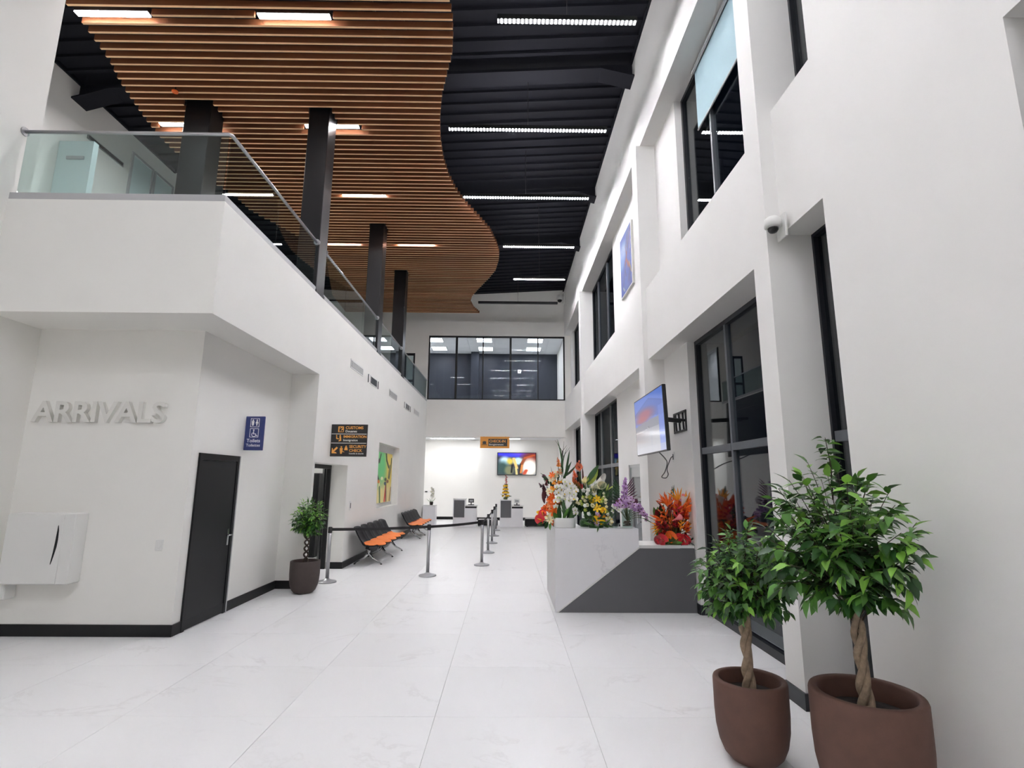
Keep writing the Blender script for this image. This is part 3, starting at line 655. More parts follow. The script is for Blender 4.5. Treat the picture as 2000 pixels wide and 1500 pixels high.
# check-in sign
t = thing('checkin_sign', 'orange hanging CHECK-IN sign under the back bulkhead', 'sign', (-1.11, 22.06, 3.13))
panel(MB(), 0, 1.21, 0, .47, -.03, .03).build('sign_panel', 'signor', t); F3 = -.0305
o = MB(); o.box(.34, 1.12, F3-.004, F3+.001, .08, .38); o.build('sign_inset', 'signblk', t)
text('lettering', 'CHECK-IN', .11, .003, 'txtor', t, (.37, F3-.004, .235), bold=.02, sx=.98); text('lettering', 'Enregistrement', .07, .003, 'txtwh', t, (.37, F3-.004, .115), bold=.012, sx=1.0)
flat('pictogram', [[(.1, .16), (.25, .16), (.25, .27), (.1, .27)], [(.14, .27), (.21, .27), (.21, .3), (.2, .3), (.2, .28), (.15, .28), (.15, .3), (.14, .3)], [(.06, .125), (.29, .125), (.29, .145), (.06, .145)]], 'signblk', t, F3)
for x in (.15, 1.06): MB().tube([(x, 0, .47), (x, 0, .485)], .012, 6).build('hanger', 'alu', t)

# ------------------------------------------------------------------ wall cabinet, sockets, cameras, vents
t = thing('wall_cabinet', 'white wall cabinet with a dark curved handle slot under ARRIVALS', 'cabinet', (-5.77, 6.58, .6))
MB().bbox(0, .77, -.2, 0, 0, .79, .008).build('body', 'plastic', t)
dd = MB(); dd.bbox(-.0, .65, -.215, -.201, .01, .775, .004); dd = dd.build('cabinet_door', 'plastic', t)
flat('handle_slot', [[(.60, .66), (.612, .6), (.616, .5), (.612, .42), (.598, .34), (.582, .26), (.57, .22), (.566, .23), (.58, .36), (.588, .48), (.592, .58), (.594, .65)]], 'black', dd, -.216)
MB().bbox(.0, .05, -.16, 0, -.18, 0, .01).build('support_bracket', 'plastic', t)
def plate(name, label, cat, loc, rz_, w=.09, h=.13, rock=True):
    t = thing(name, label, cat, loc, rz_); MB().bbox(-w/2, w/2, -.012, 0, -h/2, h/2, .004).build('cover_plate', 'plastic', t)
    MB().bbox(-w*.2, w*.2, -.018, -.012, -h*.28, h*.28, .003).build('rocker' if rock else 'socket_face', 'plastic' if rock else 'dark', t); return t
plate('light_switch', 'white light switch left of the black door', 'switch', (-4.12, 6.58, 1.02), 0)
plate('light_switch', 'slim switch on the white wall left of the near bench', 'switch', (-3.38, 11.75, 1.25), PI/2, .1, .2, False)
plate('wall_socket', 'dark double socket low on the bright check-in wall', 'socket', (-3.8, 25.6, 1.27), 0, .3, .1, False)
def dome(loc, label, sc=1.0, rz_=0):
    t = thing('security_camera', label, 'camera', loc, rz_)
    m = MB(); m.bbox(-.02*sc, 0, -.075*sc, .075*sc, -.11*sc, .11*sc, .004*sc); m.build('wall_bracket', 'plastic', t)
    m = MB(); m.smooth = True; m.lathe([(.0, .085), (.05, .085), (.068, .07), (.07, .03), (.072, 0), (.055, -.012), (0, -.012)], (0, 0, 0), 20)
    b = m.build('housing', 'plastic', t); b.location = (-.09*sc, 0, -.0); b.scale = (sc, sc, sc)
    m = MB(); m.smooth = True; m.lathe([(.045, 0), (.043, -.02), (.03, -.038), (.012, -.045), (0, -.046)], (0, 0, 0), 18)
    b = m.build('lens_dome', 'dark', t); b.location = (-.09*sc, 0, -.012*sc); b.scale = (sc, sc, sc)
    MB().box(-.05*sc, -.01*sc, -.03*sc, .03*sc, .02*sc, .06*sc).build('arm', 'plastic', t)
    return t
dome((2.53, 4.52, 4.12), 'white dome security camera on the near pier under the spandrel', 1.05)
dome((2.43, 21.9, 9.55), 'small white security camera high in the far right corner', 2.2, 0)
for k, (y0, y1, lab) in enumerate(((11.15, 12.15, 'nearest'), (14.98, 16.02, 'middle'), (19.05, 20.15, 'farthest'))):
    t = thing('supply_grille', lab + ' white linear air grille high on the left bulkhead', 'vent', (-3.38, (y0+y1)/2, 4.27), 0, 'linear air grilles on the bulkhead'); L = (y1-y0)/2
    f = MB(); f.bbox(0, .012, -L, L, -.1, .1, .003); f.build('grille_frame', 'plastic', t); MB().box(.0125, .015, -L+.04, L-.04, -.07, .07).build('backing', 'shoe', t)
    for q in range(5): MB().box(.015, .024, -L+.04, L-.04, -.062+q*.028, -.05+q*.028).build('blade', 'plastic', t)
for k, (y0, y1, lab) in enumerate(((12.6, 13.7, 'nearer'), (17.2, 18.4, 'farther'))):
    t = thing('return_grille', lab + ' dark egg-crate air grille between the white grilles', 'vent', (-3.38, (y0+y1)/2, 4.23), 0, 'dark air grilles on the bulkhead'); L = (y1-y0)/2
    MB().bbox(0, .012, -L*.62, L*.62, -.11, .11, .003).build('grille_frame', 'plastic', t); MB().box(.0125, .016, -L*.55, L*.55, -.08, .08).build('backing', 'frame', t)
    for q in range(5): MB().box(.016, .02, -L*.5+q*L*.24, -L*.5+q*L*.24+.03, -.08, .08).build('blade', 'alu', t)
    for s in (-1, 1): MB().box(0, .008, s*L*.9-.02, s*L*.9+.02, -.1, .1).build('side_slot', 'frame', t)
t = tag(MB().lathe([(.05, 0), (.055, .02), (.04, .035), (0, .04)], (-5.96, 8.39, 8.555), 14).build('smoke_detector', 'oran'), 'small orange detector on the underside of the slats', 'detector')
MB().tube([(-5.96, 8.39, 8.595), (-5.96, 8.39, 8.9)], .012, 6).build('stem', 'void', t)

# ------------------------------------------------------------------ pictures and screens
def blob(u, v, cx, cy, rx, ry, soft=.35):
    d = np.sqrt(((u-cx)/rx)**2+((v-cy)/ry)**2); return np.clip((1-d)/soft+.5, 0, 1)[..., None]
def mixc(c, m, col): return c*(1-m)+np.array(col)*m
def seg(u, v, x0, y0, x1, y1, w, soft=.5):
    dx, dy = x1-x0, y1-y0; tt = np.clip(((u-x0)*dx+(v-y0)*dy)/(dx*dx+dy*dy), 0, 1)
    d = np.hypot(u-x0-tt*dx, v-y0-tt*dy); return np.clip((1-d/w)/soft, 0, 1)[..., None]
def ny(u, v, s, seed):
    r = np.random.RandomState(seed); o = np.zeros_like(u)
    for k in range(8):
        a, b, p = r.uniform(-s, s), r.uniform(-s, s), r.uniform(0, 6.3); o += np.sin(a*u+b*v+p)
    return o/8
def green_art(u, v):
    v2 = v+.03*ny(u, v, 30, 1); c = np.zeros(u.shape+(3,))+np.array([.45, .74, .48])
    c = mixc(c, np.clip((u-.35+.2*ny(u, v, 9, 2))*2.4, 0, 1)[..., None], [.90, .80, .38])
    c = mixc(c, blob(u, v2, .35, .72, .25, .3, .9), [.42, .80, .50]); c = mixc(c, np.clip((.48-v2)*4, 0, 1)[..., None], [.93, .88, .62])
    for x0, y0, x1, y1, w in ((.28, .95, .22, .8, .035), (.2, .84, .08, .72, .04), (.6, .98, .64, .86, .045), (.64, .86, .78, .72, .04), (.95, .9, .93, .72, .035), (.85, .75, .8, .5, .03), (.93, .72, .85, .48, .03), (.12, .55, .28, .38, .04), (.08, .45, .05, .2, .03)):
        c = mixc(c, seg(u, v, x0, y0, x1, y1, w), [.16, .2, .14])
    for k, (x, col) in enumerate(((.1, (.75, .8, .35)), (.22, (.97, .93, .7)), (.33, (.3, .42, .22)), (.42, (.96, .9, .6)), (.6, (.83, .2, .16)), (.7, (.45, .2, .12)), (.82, (.95, .85, .6)), (.92, (.7, .55, .35)))):
        c = mixc(c, seg(u, v2, x, .02, x+.06*math.sin(k*2.1), .32+.08*math.sin(k*1.7), .045), col)
    for k, (x, y, col) in enumerate(((.22, .42, (.85, .5, .2)), (.6, .38, (.2, .3, .35)), (.75, .42, (.5, .3, .18)), (.4, .48, (.95, .93, .75)), (.62, .46, (.25, .3, .22)))): c = mixc(c, blob(u, v, x, y, .07, .035), col)
    return c
def blue_art(u, v):
    c = np.zeros(u.shape+(3,))+np.array([.15, .38, .80]); n = ny(u, v, 14, 5)
    c = mixc(c, np.clip(n+.4, 0, 1)[..., None], [.10, .28, .68]); c = mixc(c, blob(u, v, .25, .72, .3, .16, .8), [.72, .84, .95]); c = mixc(c, blob(u, v, .15, .55, .2, .1, .8), [.50, .70, .92])
    for x0, y0, x1, y1, w, col in ((.95, .95, .6, .6, .04, (.35, .12, .3)), (.75, .98, .62, .72, .035, (.2, .12, .35)), (.6, .6, .45, .45, .05, (.62, .16, .2)), (.55, .52, .85, .3, .04, (.7, .2, .25)), (.8, .4, .95, .2, .03, (.85, .7, .3)), (.45, .45, .2, .1, .025, (.1, .15, .45)), (.9, .85, .85, .55, .03, (.7, .5, .6)), (.2, .12, .35, .04, .03, (.8, .85, .8)), (.7, .9, .5, .75, .025, (.1, .1, .3)), (.5, .75, .55, .62, .03, (.55, .2, .3)), (.62, .45, .7, .35, .03, (.75, .3, .2)), (.4, .4, .5, .25, .02, (.08, .12, .4)), (.85, .28, .7, .12, .02, (.3, .15, .3)), (.98, .7, .9, .6, .02, (.85, .8, .85))):
        c = mixc(c, seg(u, v, x0, y0, x1, y1, w), col)
    return c*np.array([.55, .56, .68])
def tv_art(u, v):
    c = np.zeros(u.shape+(3,))+np.array([.20, .22, .26]); c = mixc(c, blob(u, v, .45, 1.02, .6, .22, .5), [.20, .22, .85]); c = mixc(c, blob(u, v, .72, .98, .3, .12, .8), [.35, .25, .8])
    c = mixc(c, blob(u, v, .18, .62, .13, .2, .8), [.80, .93, 1]); c = mixc(c, blob(u, v, .55, .63, .16, .16, .6), [.75, .93, 1])
    c = mixc(c, blob(u, v, .32, .62, .08, .15, .8), [.85, .75, .3]); c = mixc(c, blob(u, v, .12, .3, .16, .3, .8), [.16, .28, .27]); c = mixc(c, blob(u, v, .3, .2, .12, .22, .6), [.45, .47, .35])
    c = mixc(c, blob(u, v, .9, .82, .25, .22, .8), [.45, .14, .1]); c = mixc(c, blob(u, v, .84, .33, .2, .4, .7), [1, .97, .92])
    for x0, y0, x1, y1, w, col in ((.42, .75, .5, .3, .05, (.93, .75, .45)), (.6, .1, .63, .5, .05, (.8, .5, .25)), (.63, .5, .72, .78, .06, (.55, .28, .15)), (.72, .78, .95, .9, .05, (.7, .3, .12)), (.56, .02, .6, .5, .02, (.15, .1, .08)), (.38, .45, .36, .1, .03, (.08, .09, .1)), (.48, .3, .5, .02, .04, (.8, .75, .5)), (.7, .05, .75, .2, .06, (.75, .3, .2))):
        c = mixc(c, seg(u, v, x0, y0, x1, y1, w), col)
    return c
def house_tv(u, v):
    top = np.array([.42, .55, .90]); c = top+(np.array([.55, .64, .92])-top)*(1-v)[..., None]
    pk = .93-.33*np.abs(u-.55)
    m = ((v < pk) & (v > .62-.14*(u-.55)))[..., None]*1.0; c = mixc(c, m, [.38, .49, .82]); c = mixc(c, np.clip(1-np.abs(v-pk)/.012, 0, 1)[..., None]*.8, [.28, .38, .70])
    c = mixc(c, blob(u, v, .38, .68, .3, .1, 1.0)*.8, [.80, .42, .42]); c = mixc(c, blob(u, v, .25, .60, .2, .05, 1.0)*.7, [.80, .42, .40])
    low = (v < .50+.08*np.sqrt(np.clip(u, 0, 1)))[..., None]*1.0; c = mixc(c, low*(u < .84)[..., None], [.62, .63, .68]); c = mixc(c, (v < .42)[..., None]*(u < .84)[..., None]*.75, [.80, .80, .83])
    c = mixc(c, ((u > .55) & (u < .6) & (v < .42))[..., None]*.5, [.70, .72, .78]); c = mixc(c, ((u > .84) & (v < .72))[..., None]*.6, [.52, .60, .92]); c = mixc(c, (v < .12)[..., None]*.5, [.80, .80, .85])
    c = mixc(c, seg(u, v, .0, .395, .35, .40, .006), [.9, .9, .92]); c = mixc(c, seg(u, v, .35, .40, .5, .43, .006), [.9, .9, .92]); c = mixc(c, blob(u, v, .5, .435, .012, .012), [.1, .1, .1])
    return c
M['print'] = colattr('art_print'); M['screen'] = colattr('lit_screen', 1.25); M['screen2'] = colattr('lit_screen_soft', .62)
t = thing('green_painting', 'tall green and yellow painting in the niche of the left wall', 'painting', (-3.558, 14.4, 1.16), PI/2)
MB().bbox(0, 2.1, -.03, 0, 0, 1.42, .004).build('canvas', 'letters', t); p = picture('painted_surface', green_art, 2.08, 1.4, 90, 70, 'print', t); p.location = (.01, -.0306, .01)
t = thing('blue_painting', 'blue painting with red strokes high on the right wall', 'painting', (2.698, 11.8, 5.97), -PI/2)
MB().bbox(0, 1.12, -.05, 0, 0, 1.46, .004).build('canvas', 'letters', t); p = picture('painted_surface', blue_art, 1.06, 1.40, 70, 90, 'print', t); p.location = (.03, -.0506, .03)
t = thing('wall_television', 'flat television with a colourful picture on the check-in wall', 'television', (-.45, 25.25, 2.06))
MB().bbox(0, 1.84, -.07, 0, 0, 1.06, .006).build('casing', 'dark', t); p = picture('screen', tv_art, 1.78, 1.0, 110, 62, 'screen', t); p.location = (.03, -.0708, .03)
# television on a swing arm
t = thing('arm_television', 'large wall television on a swing arm above the reception desk', 'television', (2.10, 8.55, 2.20), -PI/2+.0)
t.rotation_euler = (.035, 0, -PI/2-.02)
MB().bbox(0, 1.70, .0, .05, 0, .875, .006).build('casing', 'dark', t); p = picture('screen', house_tv, 1.665, .84, 120, 62, 'screen2', t); p.location = (.0175, -.0008, .0175)
MB().bbox(.35, 1.3, .05, .075, .2, .7, .004).build('back_cover', 'dark', t)
b = thing('television_bracket', 'black swing-arm bracket between the large television and the wall', 'bracket', (2.70, 8.2, 2.72))
f = MB(); f.box(-.015, 0, -.30, .30, -.16, -.13); f.box(-.015, 0, -.30, .30, .13, .16); f.box(-.015, 0, -.30, -.26, -.13, .13); f.box(-.015, 0, .26, .30, -.13, .13); f.build('wall_plate', 'black', b)
for s in (-.18, .0, .16): MB().tube([(-.01, s, -.13), (-.012, s+.03, .13)], .014, 6).build('upright', 'black', b)
for s in (-.1, .1): MB().tube([(-.015, s-.15, 0), (-.28, s-.32, 0), (-.52, s-.45, 0)], .022, 6).build('swing_arm', 'black', b)
t = plate('wall_socket', 'white socket under the large television with the cable plugged in', 'socket', (2.70, 8.6, 2.2), -PI/2, .1, .16, False)
c = MB(); c.smooth = True
pts = [(2.17, 7.6, 2.225), (2.3, 7.75, 2.14), (2.42, 8.05, 2.08), (2.5, 8.45, 1.96), (2.56, 8.85, 1.88), (2.6, 8.75, 1.865), (2.6, 8.62, 1.92), (2.58, 8.6, 1.99), (2.62, 8.66, 2.08), (2.66, 8.62, 2.19), (2.688, 8.6, 2.2)]
def smoothpts(p, n=4):
    p = [Vector(q) for q in p]; o = []
    for i in range(len(p)-1):
        a, b, c2, d = p[max(i-1, 0)], p[i], p[i+1], p[min(i+2, len(p)-1)]
        for k in range(n):
            s = k/n; o.append(.5*((2*b)+(c2-a)*s+(2*a-5*b+4*c2-d)*s*s+(3*b-a-3*c2+d)*s**3))
    return o+[p[-1]]
c.tube(smoothpts(pts), .008, 6); tag(c.build('power_cable', 'cable'), 'thin grey cable looping from the large television to its socket', 'cable')

# ------------------------------------------------------------------ benches
def bench(y0, n, pitch, label):
    t = thing('beam_bench', label, 'bench', (-3.38, y0, 0), 0, 'beam benches along the left wall')
    back = [(.09, .80), (.12, .74), (.17, .64), (.23, .54), (.30, .46), (.37, .425)]; seat = [(.37, .425), (.46, .41), (.55, .412), (.63, .425), (.70, .43), (.735, .415)]
    for i in range(n):
        ys = np.linspace(.012, pitch-.012, 7); sh = MB(); sh.smooth = True
        rows_f = []
        for k, (x, z) in enumerate(back+seat[1:]):
            row = []
            for j, y in enumerate(ys):
                e = abs(j-3)/3.0; lift = .02*e**3
                zz = z-(.035*e**2 if k == 0 else 0); xx = x
                if k < 5: xx += .05*e**2.5
                else: zz += lift*.5; xx -= (.085*e**2 if k >= 9 else .02*e**2 if k == 8 else 0)
                row.append((xx, pitch*i+y, zz))
            rows_f.append(row)
        rows_b = [[(x-.0-.028*(1 if k < 5 else .3), y, z-.03*(1 if k >= 4 else .2)) for x, y, z in r] for k, r in enumerate(rows_f)]
        sh.loft([[*r, *rb[::-1]] for r, rb in zip(rows_f, rows_b)], close=True)
        s = sh.build('seat_shell', 'seatblk', t)
        pd = MB(); pd.smooth = True
        top = [[(x+.004, y, z+.012) for x, y, z in r] for r in rows_f[4:]]
        top[-1] = [(x+.01, y, z) for x, y, z in top[-1]]
        low = [[(x, y, z-.009) for x, y, z in r] for r in top]
        pd.loft([[*r, *rb[::-1]] for r, rb in zip(top, low)], close=True); pd.build('seat_pad', 'orange', s)
    L = n*pitch
    MB().bbox(.36, .44, .1, L-.1, .33, .39, .006).build('beam', 'black', t)
    for y in np.linspace(.25, L-.25, 3 if n > 4 else 2):
        lg = MB(); lg.smooth = True
        lg.tube([(.40, y, .34), (.40, y, .22)], [.035, .03], 10); lg.tube([(.40, y, .24), (.30, y, .12), (.1, y, .02)], [.03, .024, .016], 8); lg.tube([(.40, y, .24), (.5, y, .12), (.68, y, .02)], [.03, .024, .016], 8)
        l = lg.build('leg', 'chrome', t)
        for x in (.1, .68): MB().lathe([(.022, 0), (.022, .012), (.012, .02)], (x, y, 0), 10).build('foot', 'dark', l)
    return t
bench(11.75, 5, .56, 'near bench of five black and orange seats on chrome legs')
bench(16.95, 5, .52, 'far bench of five black and orange seats beside the white plinth')

# ------------------------------------------------------------------ stanchions
def stanchion(x, y, label, to=None):
    t = thing('queue_stanchion', label, 'stanchion', (x, y, 0), 0, 'steel belt stanchions of the check-in queue')
    m = MB(); m.smooth = True; m.lathe([(.0, 0), (.165, 0), (.168, .008), (.165, .018), (.15, .026), (.09, .038), (.045, .055), (.034, .07), (0, .07)], n=28); m.build('base', 'steel', t)
    m = MB(); m.smooth = True; m.lathe([(.031, .06), (.031, .86)], n=18); m.build('pole', 'steel', t)
    m = MB(); m.smooth = True; m.lathe([(0, .85), (.034, .85), (.036, .86), (.036, .945), (.03, .955), (0, .958)], n=18); h = m.build('belt_head', 'belt', t)
    if to:
        d = Vector((to[0]-x, to[1]-y, 0)); L = d.length; u = d.normalized(); n = Vector((-u.y, u.x, 0))*.0015
        m = MB(); rings = []
        for k in range(9):
            s = .036+(L-.072)*k/8; p = u*s; sag = .012*math.sin(PI*k/8)
            rings.append([tuple(p+n+Vector((0, 0, .885-sag))), tuple(p+n+Vector((0, 0, .935-sag))), tuple(p-n+Vector((0, 0, .935-sag))), tuple(p-n+Vector((0, 0, .885-sag)))])
        m.loft(rings); m.build('belt', 'belt', t)
    return t
ST = [(-3.19, 9.95), (-1.5, 10.65), (-.525, 11.98), (-.46, 14.0), (-.42, 16.1), (-.40, 18.15), (-.38, 20.1)]
SL = ['steel belt stanchion beside the brown potted ficus at the left wall', 'steel belt stanchion standing alone in front of the benches', 'nearest stanchion of the row leading to the check-in desks', 'second stanchion of the row leading to the check-in desks', 'third stanchion of the row leading to the check-in desks', 'fourth stanchion of the row leading to the check-in desks', 'farthest stanchion of the row, in front of the second check-in desk']
for i, (x, y) in enumerate(ST): stanchion(x, y, SL[i], ST[i+1] if i+1 < len(ST) else None)

# ------------------------------------------------------------------ reception desk
DY = 7.82
t = thing('reception_desk', 'white marble reception desk with a dark grey slanted front panel', 'desk', (0, DY, 0))
xl, xm, xr, zh, zl = .70, 1.895, 2.685, 1.135, .885
MB().prism([(xl, 0), (xl+.03, 0), (xm, zl-.005), (xm, zh), (xl, zh)], 0, .02).build('marble_front', 'stone', t)
MB().prism([(xl+.03, 0), (xr, 0), (xr, zl-.02), (xm, zl-.02)], .004, .024).build('dark_front', 'charcoal', t)
MB().prism([(xl+.005, .002), (xl+.035, 0), (xm+.012, zl-.012), (xr, zl-.012), (xr, zl), (xm-.005, zl+.002)], -.004, .004).build('edge_trim', 'plastic', t)
MB().box(xl, xm, .02, .42, zh-.03, zh).build('high_top', 'stone', t)
MB().box(xl, xl+.02, .02, 1.6, 0, zh-.03).build('side_panel', 'stone', t); MB().box(xl+.02, xl+.42, .42, 1.6, zh-.03, zh).build('return_top', 'stone', t)
MB().box(xl, xl+.02, .42, 1.6, zh-.03, zh).build('edge_panel', 'stone', t)
MB().box(xm-.02, xm, .02, .42, 0, zh-.03).build('end_panel', 'stone', t)
MB().box(xm, xr, -.006, .6, zl, zl+.025).build('low_top', 'plastic', t); MB().box(xl+.42, xm, .42, .95, .74, .77).build('work_surface', 'plastic', t)
MB().box(xr-.02, xr, .024, .58, 0, zl).build('end_panel', 'charcoal', t)

# ------------------------------------------------------------------ check-in desks, plinth
def checkin_desk(x, label, first):
    t = thing('checkin_desk', label, 'desk', (x, 21.65, 0), 0, 'marble check-in desks')
    MB().box(0, .47, 0, .6, 0, 1.06).build('tall_block', 'stone', t); MB().bbox(.03, .45, -.02, 0, .36, 1.02, .004).build('dark_panel', 'charcoal', t)
    MB().box(.47, .92, 0, .6, 0, .72).build('low_block', 'stone', t); MB().box(.48, .92, .01, .58, .72, .79).build('black_band', 'black', t); MB().box(.46, .95, -.02, .6, .79, .83).build('low_top', 'plastic', t)
    if first: MB().box(.0, .5, -.02, .62, 1.06, 1.09).build('tall_top', 'plastic', t)
    return t
checkin_desk(-2.12, 'left check-in desk with dark panel and bare top', True)
checkin_desk(-.26, 'right check-in desk with yellow flowers on top', False)
for x, lab, fr in ((-1.42, 'small black framed monitor on the left check-in desk', 'dark'), (.42, 'small white framed monitor on the right check-in desk', 'plastic')):
    t = thing('desk_monitor', lab, 'monitor', (x, 21.85, .83)); MB().bbox(-.11, .11, -.02, .02, .1, .25, .004).build('screen', fr, t); MB().box(-.07, .07, -.024, -.0205, .13, .21).build('screen_face', 'shoe', t); MB().box(-.02, .02, -.01, .01, .015, .1).build('stand', 'dark', t); MB().bbox(-.12, .12, -.06, .06, 0, .03, .004).build('base', 'dark', t)
t = thing('marble_plinth', 'tall marble plinth with a white orchid beside the far bench', 'plinth', (-3.08, 21.65, 0)); MB().box(-.25, .25, 0, .5, 0, .80).build('shaft', 'stone', t); MB().box(-.26, .26, -.01, .51, .80, .825).build('top_slab', 'plastic', t)
t = thing('baggage_scale', 'low dark baggage scale on the floor beside the right check-in desk', 'scale', (1.2, 21.8, 0)); MB().bbox(-.45, .9, 0, .6, .03, .3, .01).build('body', 'black', t); MB().bbox(-.42, .87, .04, .56, .3, .315, .003).build('weighing_plate', 'steel', t); [MB().box(a, a+.06, b, b+.06, 0, .03).build('foot', 'dark', t) for a in (-.4, .8) for b in (.05, .5)]
t = thing('baggage_scale', 'low dark baggage scale behind the farthest stanchion', 'scale', (-.85, 21.9, 0)); MB().bbox(-.3, .5, 0, .5, .03, .25, .01).build('body', 'black', t); MB().bbox(-.27, .47, .03, .47, .25, .262, .003).build('weighing_plate', 'steel', t); [MB().box(a, a+.06, b, b+.06, 0, .03).build('foot', 'dark', t) for a in (-.28, .4) for b in (.04, .4)]
# ------------------------------------------------------------------ pots and ficus trees
def pot(parent, R, H, m, n=40):
    k = R/.235; h = H/.5
    p = MB(); p.smooth = True
    p.lathe([(0, 0), (.125*k, 0), (.15*k, .012*h), (.185*k, .05*h), (.212*k, .115*h), (.228*k, .2*h), (.234*k, .3*h), (.235*k, .485*h), (.230*k, .497*h), (.222*k, .5*h), (.205*k, .5*h), (.198*k, .496*h), (.195*k, .485*h), (.193*k, .40*h)], n=n, caps=False)
    o = p.build('pot', m, parent)
    s = MB(); s.lathe([(.0, .425*h), (.1*k, .422*h), (.1925*k, .405*h)], n=20, caps=False); s.build('soil', 'soil', parent)
    return o
def leaf_mb(L, Wd, droop=.25, fold=.25):
    ts = (0, .22, .5, .78, 1.0); ws = (.06, .82, 1.0, .55, .03)
    v = []; f = []
    for t_, w_ in zip(ts, ws):
        y = L*t_; z = -droop*L*t_*t_; w2 = Wd/2*w_
        v += [(-w2, y, z+fold*w2), (0, y, z), (w2, y, z+fold*w2)]
    for k in range(4):
        a = 3*k; f += [(a, a+1, a+4, a+3), (a+1, a+2, a+5, a+4)]
    m = MB(); m.smooth = True; m.add(v, f); return m
LEAF = {}
def orient(y, z):
    y = y.normalized(); x = y.cross(z)
    if x.length < 1e-4: x = y.cross(Vector((1, 0, .3)))
    x.normalize(); z = x.cross(y)
    return Matrix((x, y, z)).transposed().to_4x4()
def ficus(name, label, loc, potR, potH, potm, trunk_top, cz, rx, rz_, leafL, nt, per, mats, bark, nparts, seed, top_tuft=0, open_braid=False, ax=(0, 0)):
    rnd = random.Random(seed)
    t = thing(name, label, 'potted plant', loc); pot(t, potR, potH, potm)
    zs = potH*.85; base = Vector((0, 0, zs)); axis = lambda z: Vector((ax[0]*.5*max(0, z-trunk_top)/(cz-trunk_top), 0, z))
    ns = 2 if open_braid else 3
    for s in range(ns):                                               # braided stems
        pts = []; rr = []
        for k in range(29):
            q = k/28; z = zs-.02+(trunk_top+.12-zs)*q; turns = 2.6 if open_braid else 1.35
            a = 2*PI*(s/ns+turns*q)+.4; r = (.034 if open_braid else .020+.01*math.sin(q*9+s))*(1 if q < .9 else 1+(q-.9)*4)
            pts.append(axis(z)+Vector((math.cos(a)*r, math.sin(a)*r*.8, 0))); rr.append((.017 if open_braid else .024)*(1-.3*q))
        m = MB(); m.smooth = True; m.tube(pts, rr, 8); m.build('stem', bark, t)
    tw = MB(); tw.smooth = True; leaves = []
    C = Vector((ax[0], ax[1], cz))
    for k in range(nt):
        u = (k+.5)/nt; th = 2.39996*k+rnd.uniform(-.3, .3); cph = 1-1.75*u; sph = math.sqrt(max(0, 1-cph*cph))
        d = Vector((math.cos(th)*sph*rx, math.sin(th)*sph*rx, cph*rz_)); end = C+d*rnd.uniform(.82, 1.03)
        st_ = axis(min(trunk_top+rnd.uniform(.0, .55)*(cz+rz_*.5-trunk_top), end.z+.25)) 
        mid = st_*.45+end*.55+Vector((0, 0, .10*rx/.5*rnd.uniform(.4, 1.3)))
        pts = [st_.lerp(mid, a).lerp(mid.lerp(end, a), a) for a in (0, .25, .5, .75, 1)]
        tw.tube(pts, [.005, .0042, .0034, .0026, .0018], 4)
        L = (end-st_).length
        for i in range(per):
            a = .30+.72*(i+rnd.uniform(-.3, .3))/per; a = min(max(a, .1), 1.0)
            p = st_.lerp(mid, a).lerp(mid.lerp(end, a), a); tg = (mid.lerp(end, a)-st_.lerp(mid, a)).normalized()
            side = tg.cross(Vector((0, 0, 1))); side = side.normalized() if side.length > 1e-3 else Vector((1, 0, 0))
            sd = 1 if i % 2 else -1; out = tg*.55+side*sd*rnd.uniform(.3, .95)+Vector((rnd.uniform(-.3, .3), rnd.uniform(-.3, .3), rnd.uniform(-.75, .05)))
            if i == per-1: out = tg+Vector((0, 0, -.35))
            leaves.append((p+Vector((rnd.uniform(-1, 1), rnd.uniform(-1, 1), rnd.uniform(-1, 1)))*.012, out, Vector((rnd.uniform(-.5, .5), rnd.uniform(-.5, .5), 1)), rnd.uniform(.75, 1.18)))
    for k in range(top_tuft):
        z = cz+rz_*(.9+.38*k/top_tuft); a = k*2.4; p = axis(z)*1; p.x += .02*math.sin(k)+.03; 
        leaves.append((p, Vector((math.cos(a), math.sin(a), rnd.uniform(-.2, .5))), Vector((rnd.uniform(-.5, .5), rnd.uniform(-.5, .5), 1)), rnd.uniform(.7, 1.0)))
    if top_tuft: tw.tube([axis(cz+rz_*.5), axis(cz+rz_*.9)+Vector((.03, 0, 0)), axis(cz+rz_*1.26)+Vector((.03, 0, 0))], [.006, .004, .002], 4)
    o = tw.build('twigs', 'barkdk', t); o['kind'] = 'stuff'
    cam = Vector((0, 0, 1.8))-Vector(loc)
    leaves.sort(key=lambda l: (l[0]-cam).length)
    if nparts:
        for mi, m_ in enumerate(mats):
            for dv in (0, 1): LEAF[(name, seed, mi, dv)] = leaf_mb(leafL, leafL*.5, .2+.25*dv, .2+.25*dv).mesh('leaf', m_)
    rest = MB(); rest.smooth = True
    for i, (p, o_, zv, sc) in enumerate(leaves):
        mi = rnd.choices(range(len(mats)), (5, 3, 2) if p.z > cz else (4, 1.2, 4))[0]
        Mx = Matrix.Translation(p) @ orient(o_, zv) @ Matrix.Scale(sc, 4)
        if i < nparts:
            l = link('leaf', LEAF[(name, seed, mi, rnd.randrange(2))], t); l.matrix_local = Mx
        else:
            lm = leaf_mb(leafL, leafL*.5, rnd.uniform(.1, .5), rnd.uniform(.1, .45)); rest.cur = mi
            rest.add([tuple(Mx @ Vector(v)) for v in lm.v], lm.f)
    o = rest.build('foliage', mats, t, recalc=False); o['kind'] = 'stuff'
    return t
GREENS = ['leafA', 'leafB', 'leafC']
ficus('potted_ficus', 'largest ficus with a twisted trunk in a wide brown pot at the right wall', (2.08, 3.30, 0), .295, .625, 'pot', .96, 1.45, .445, .50, .096, 96, 15, GREENS, 'bark', 300, 3, 18, ax=(-.105, 0))
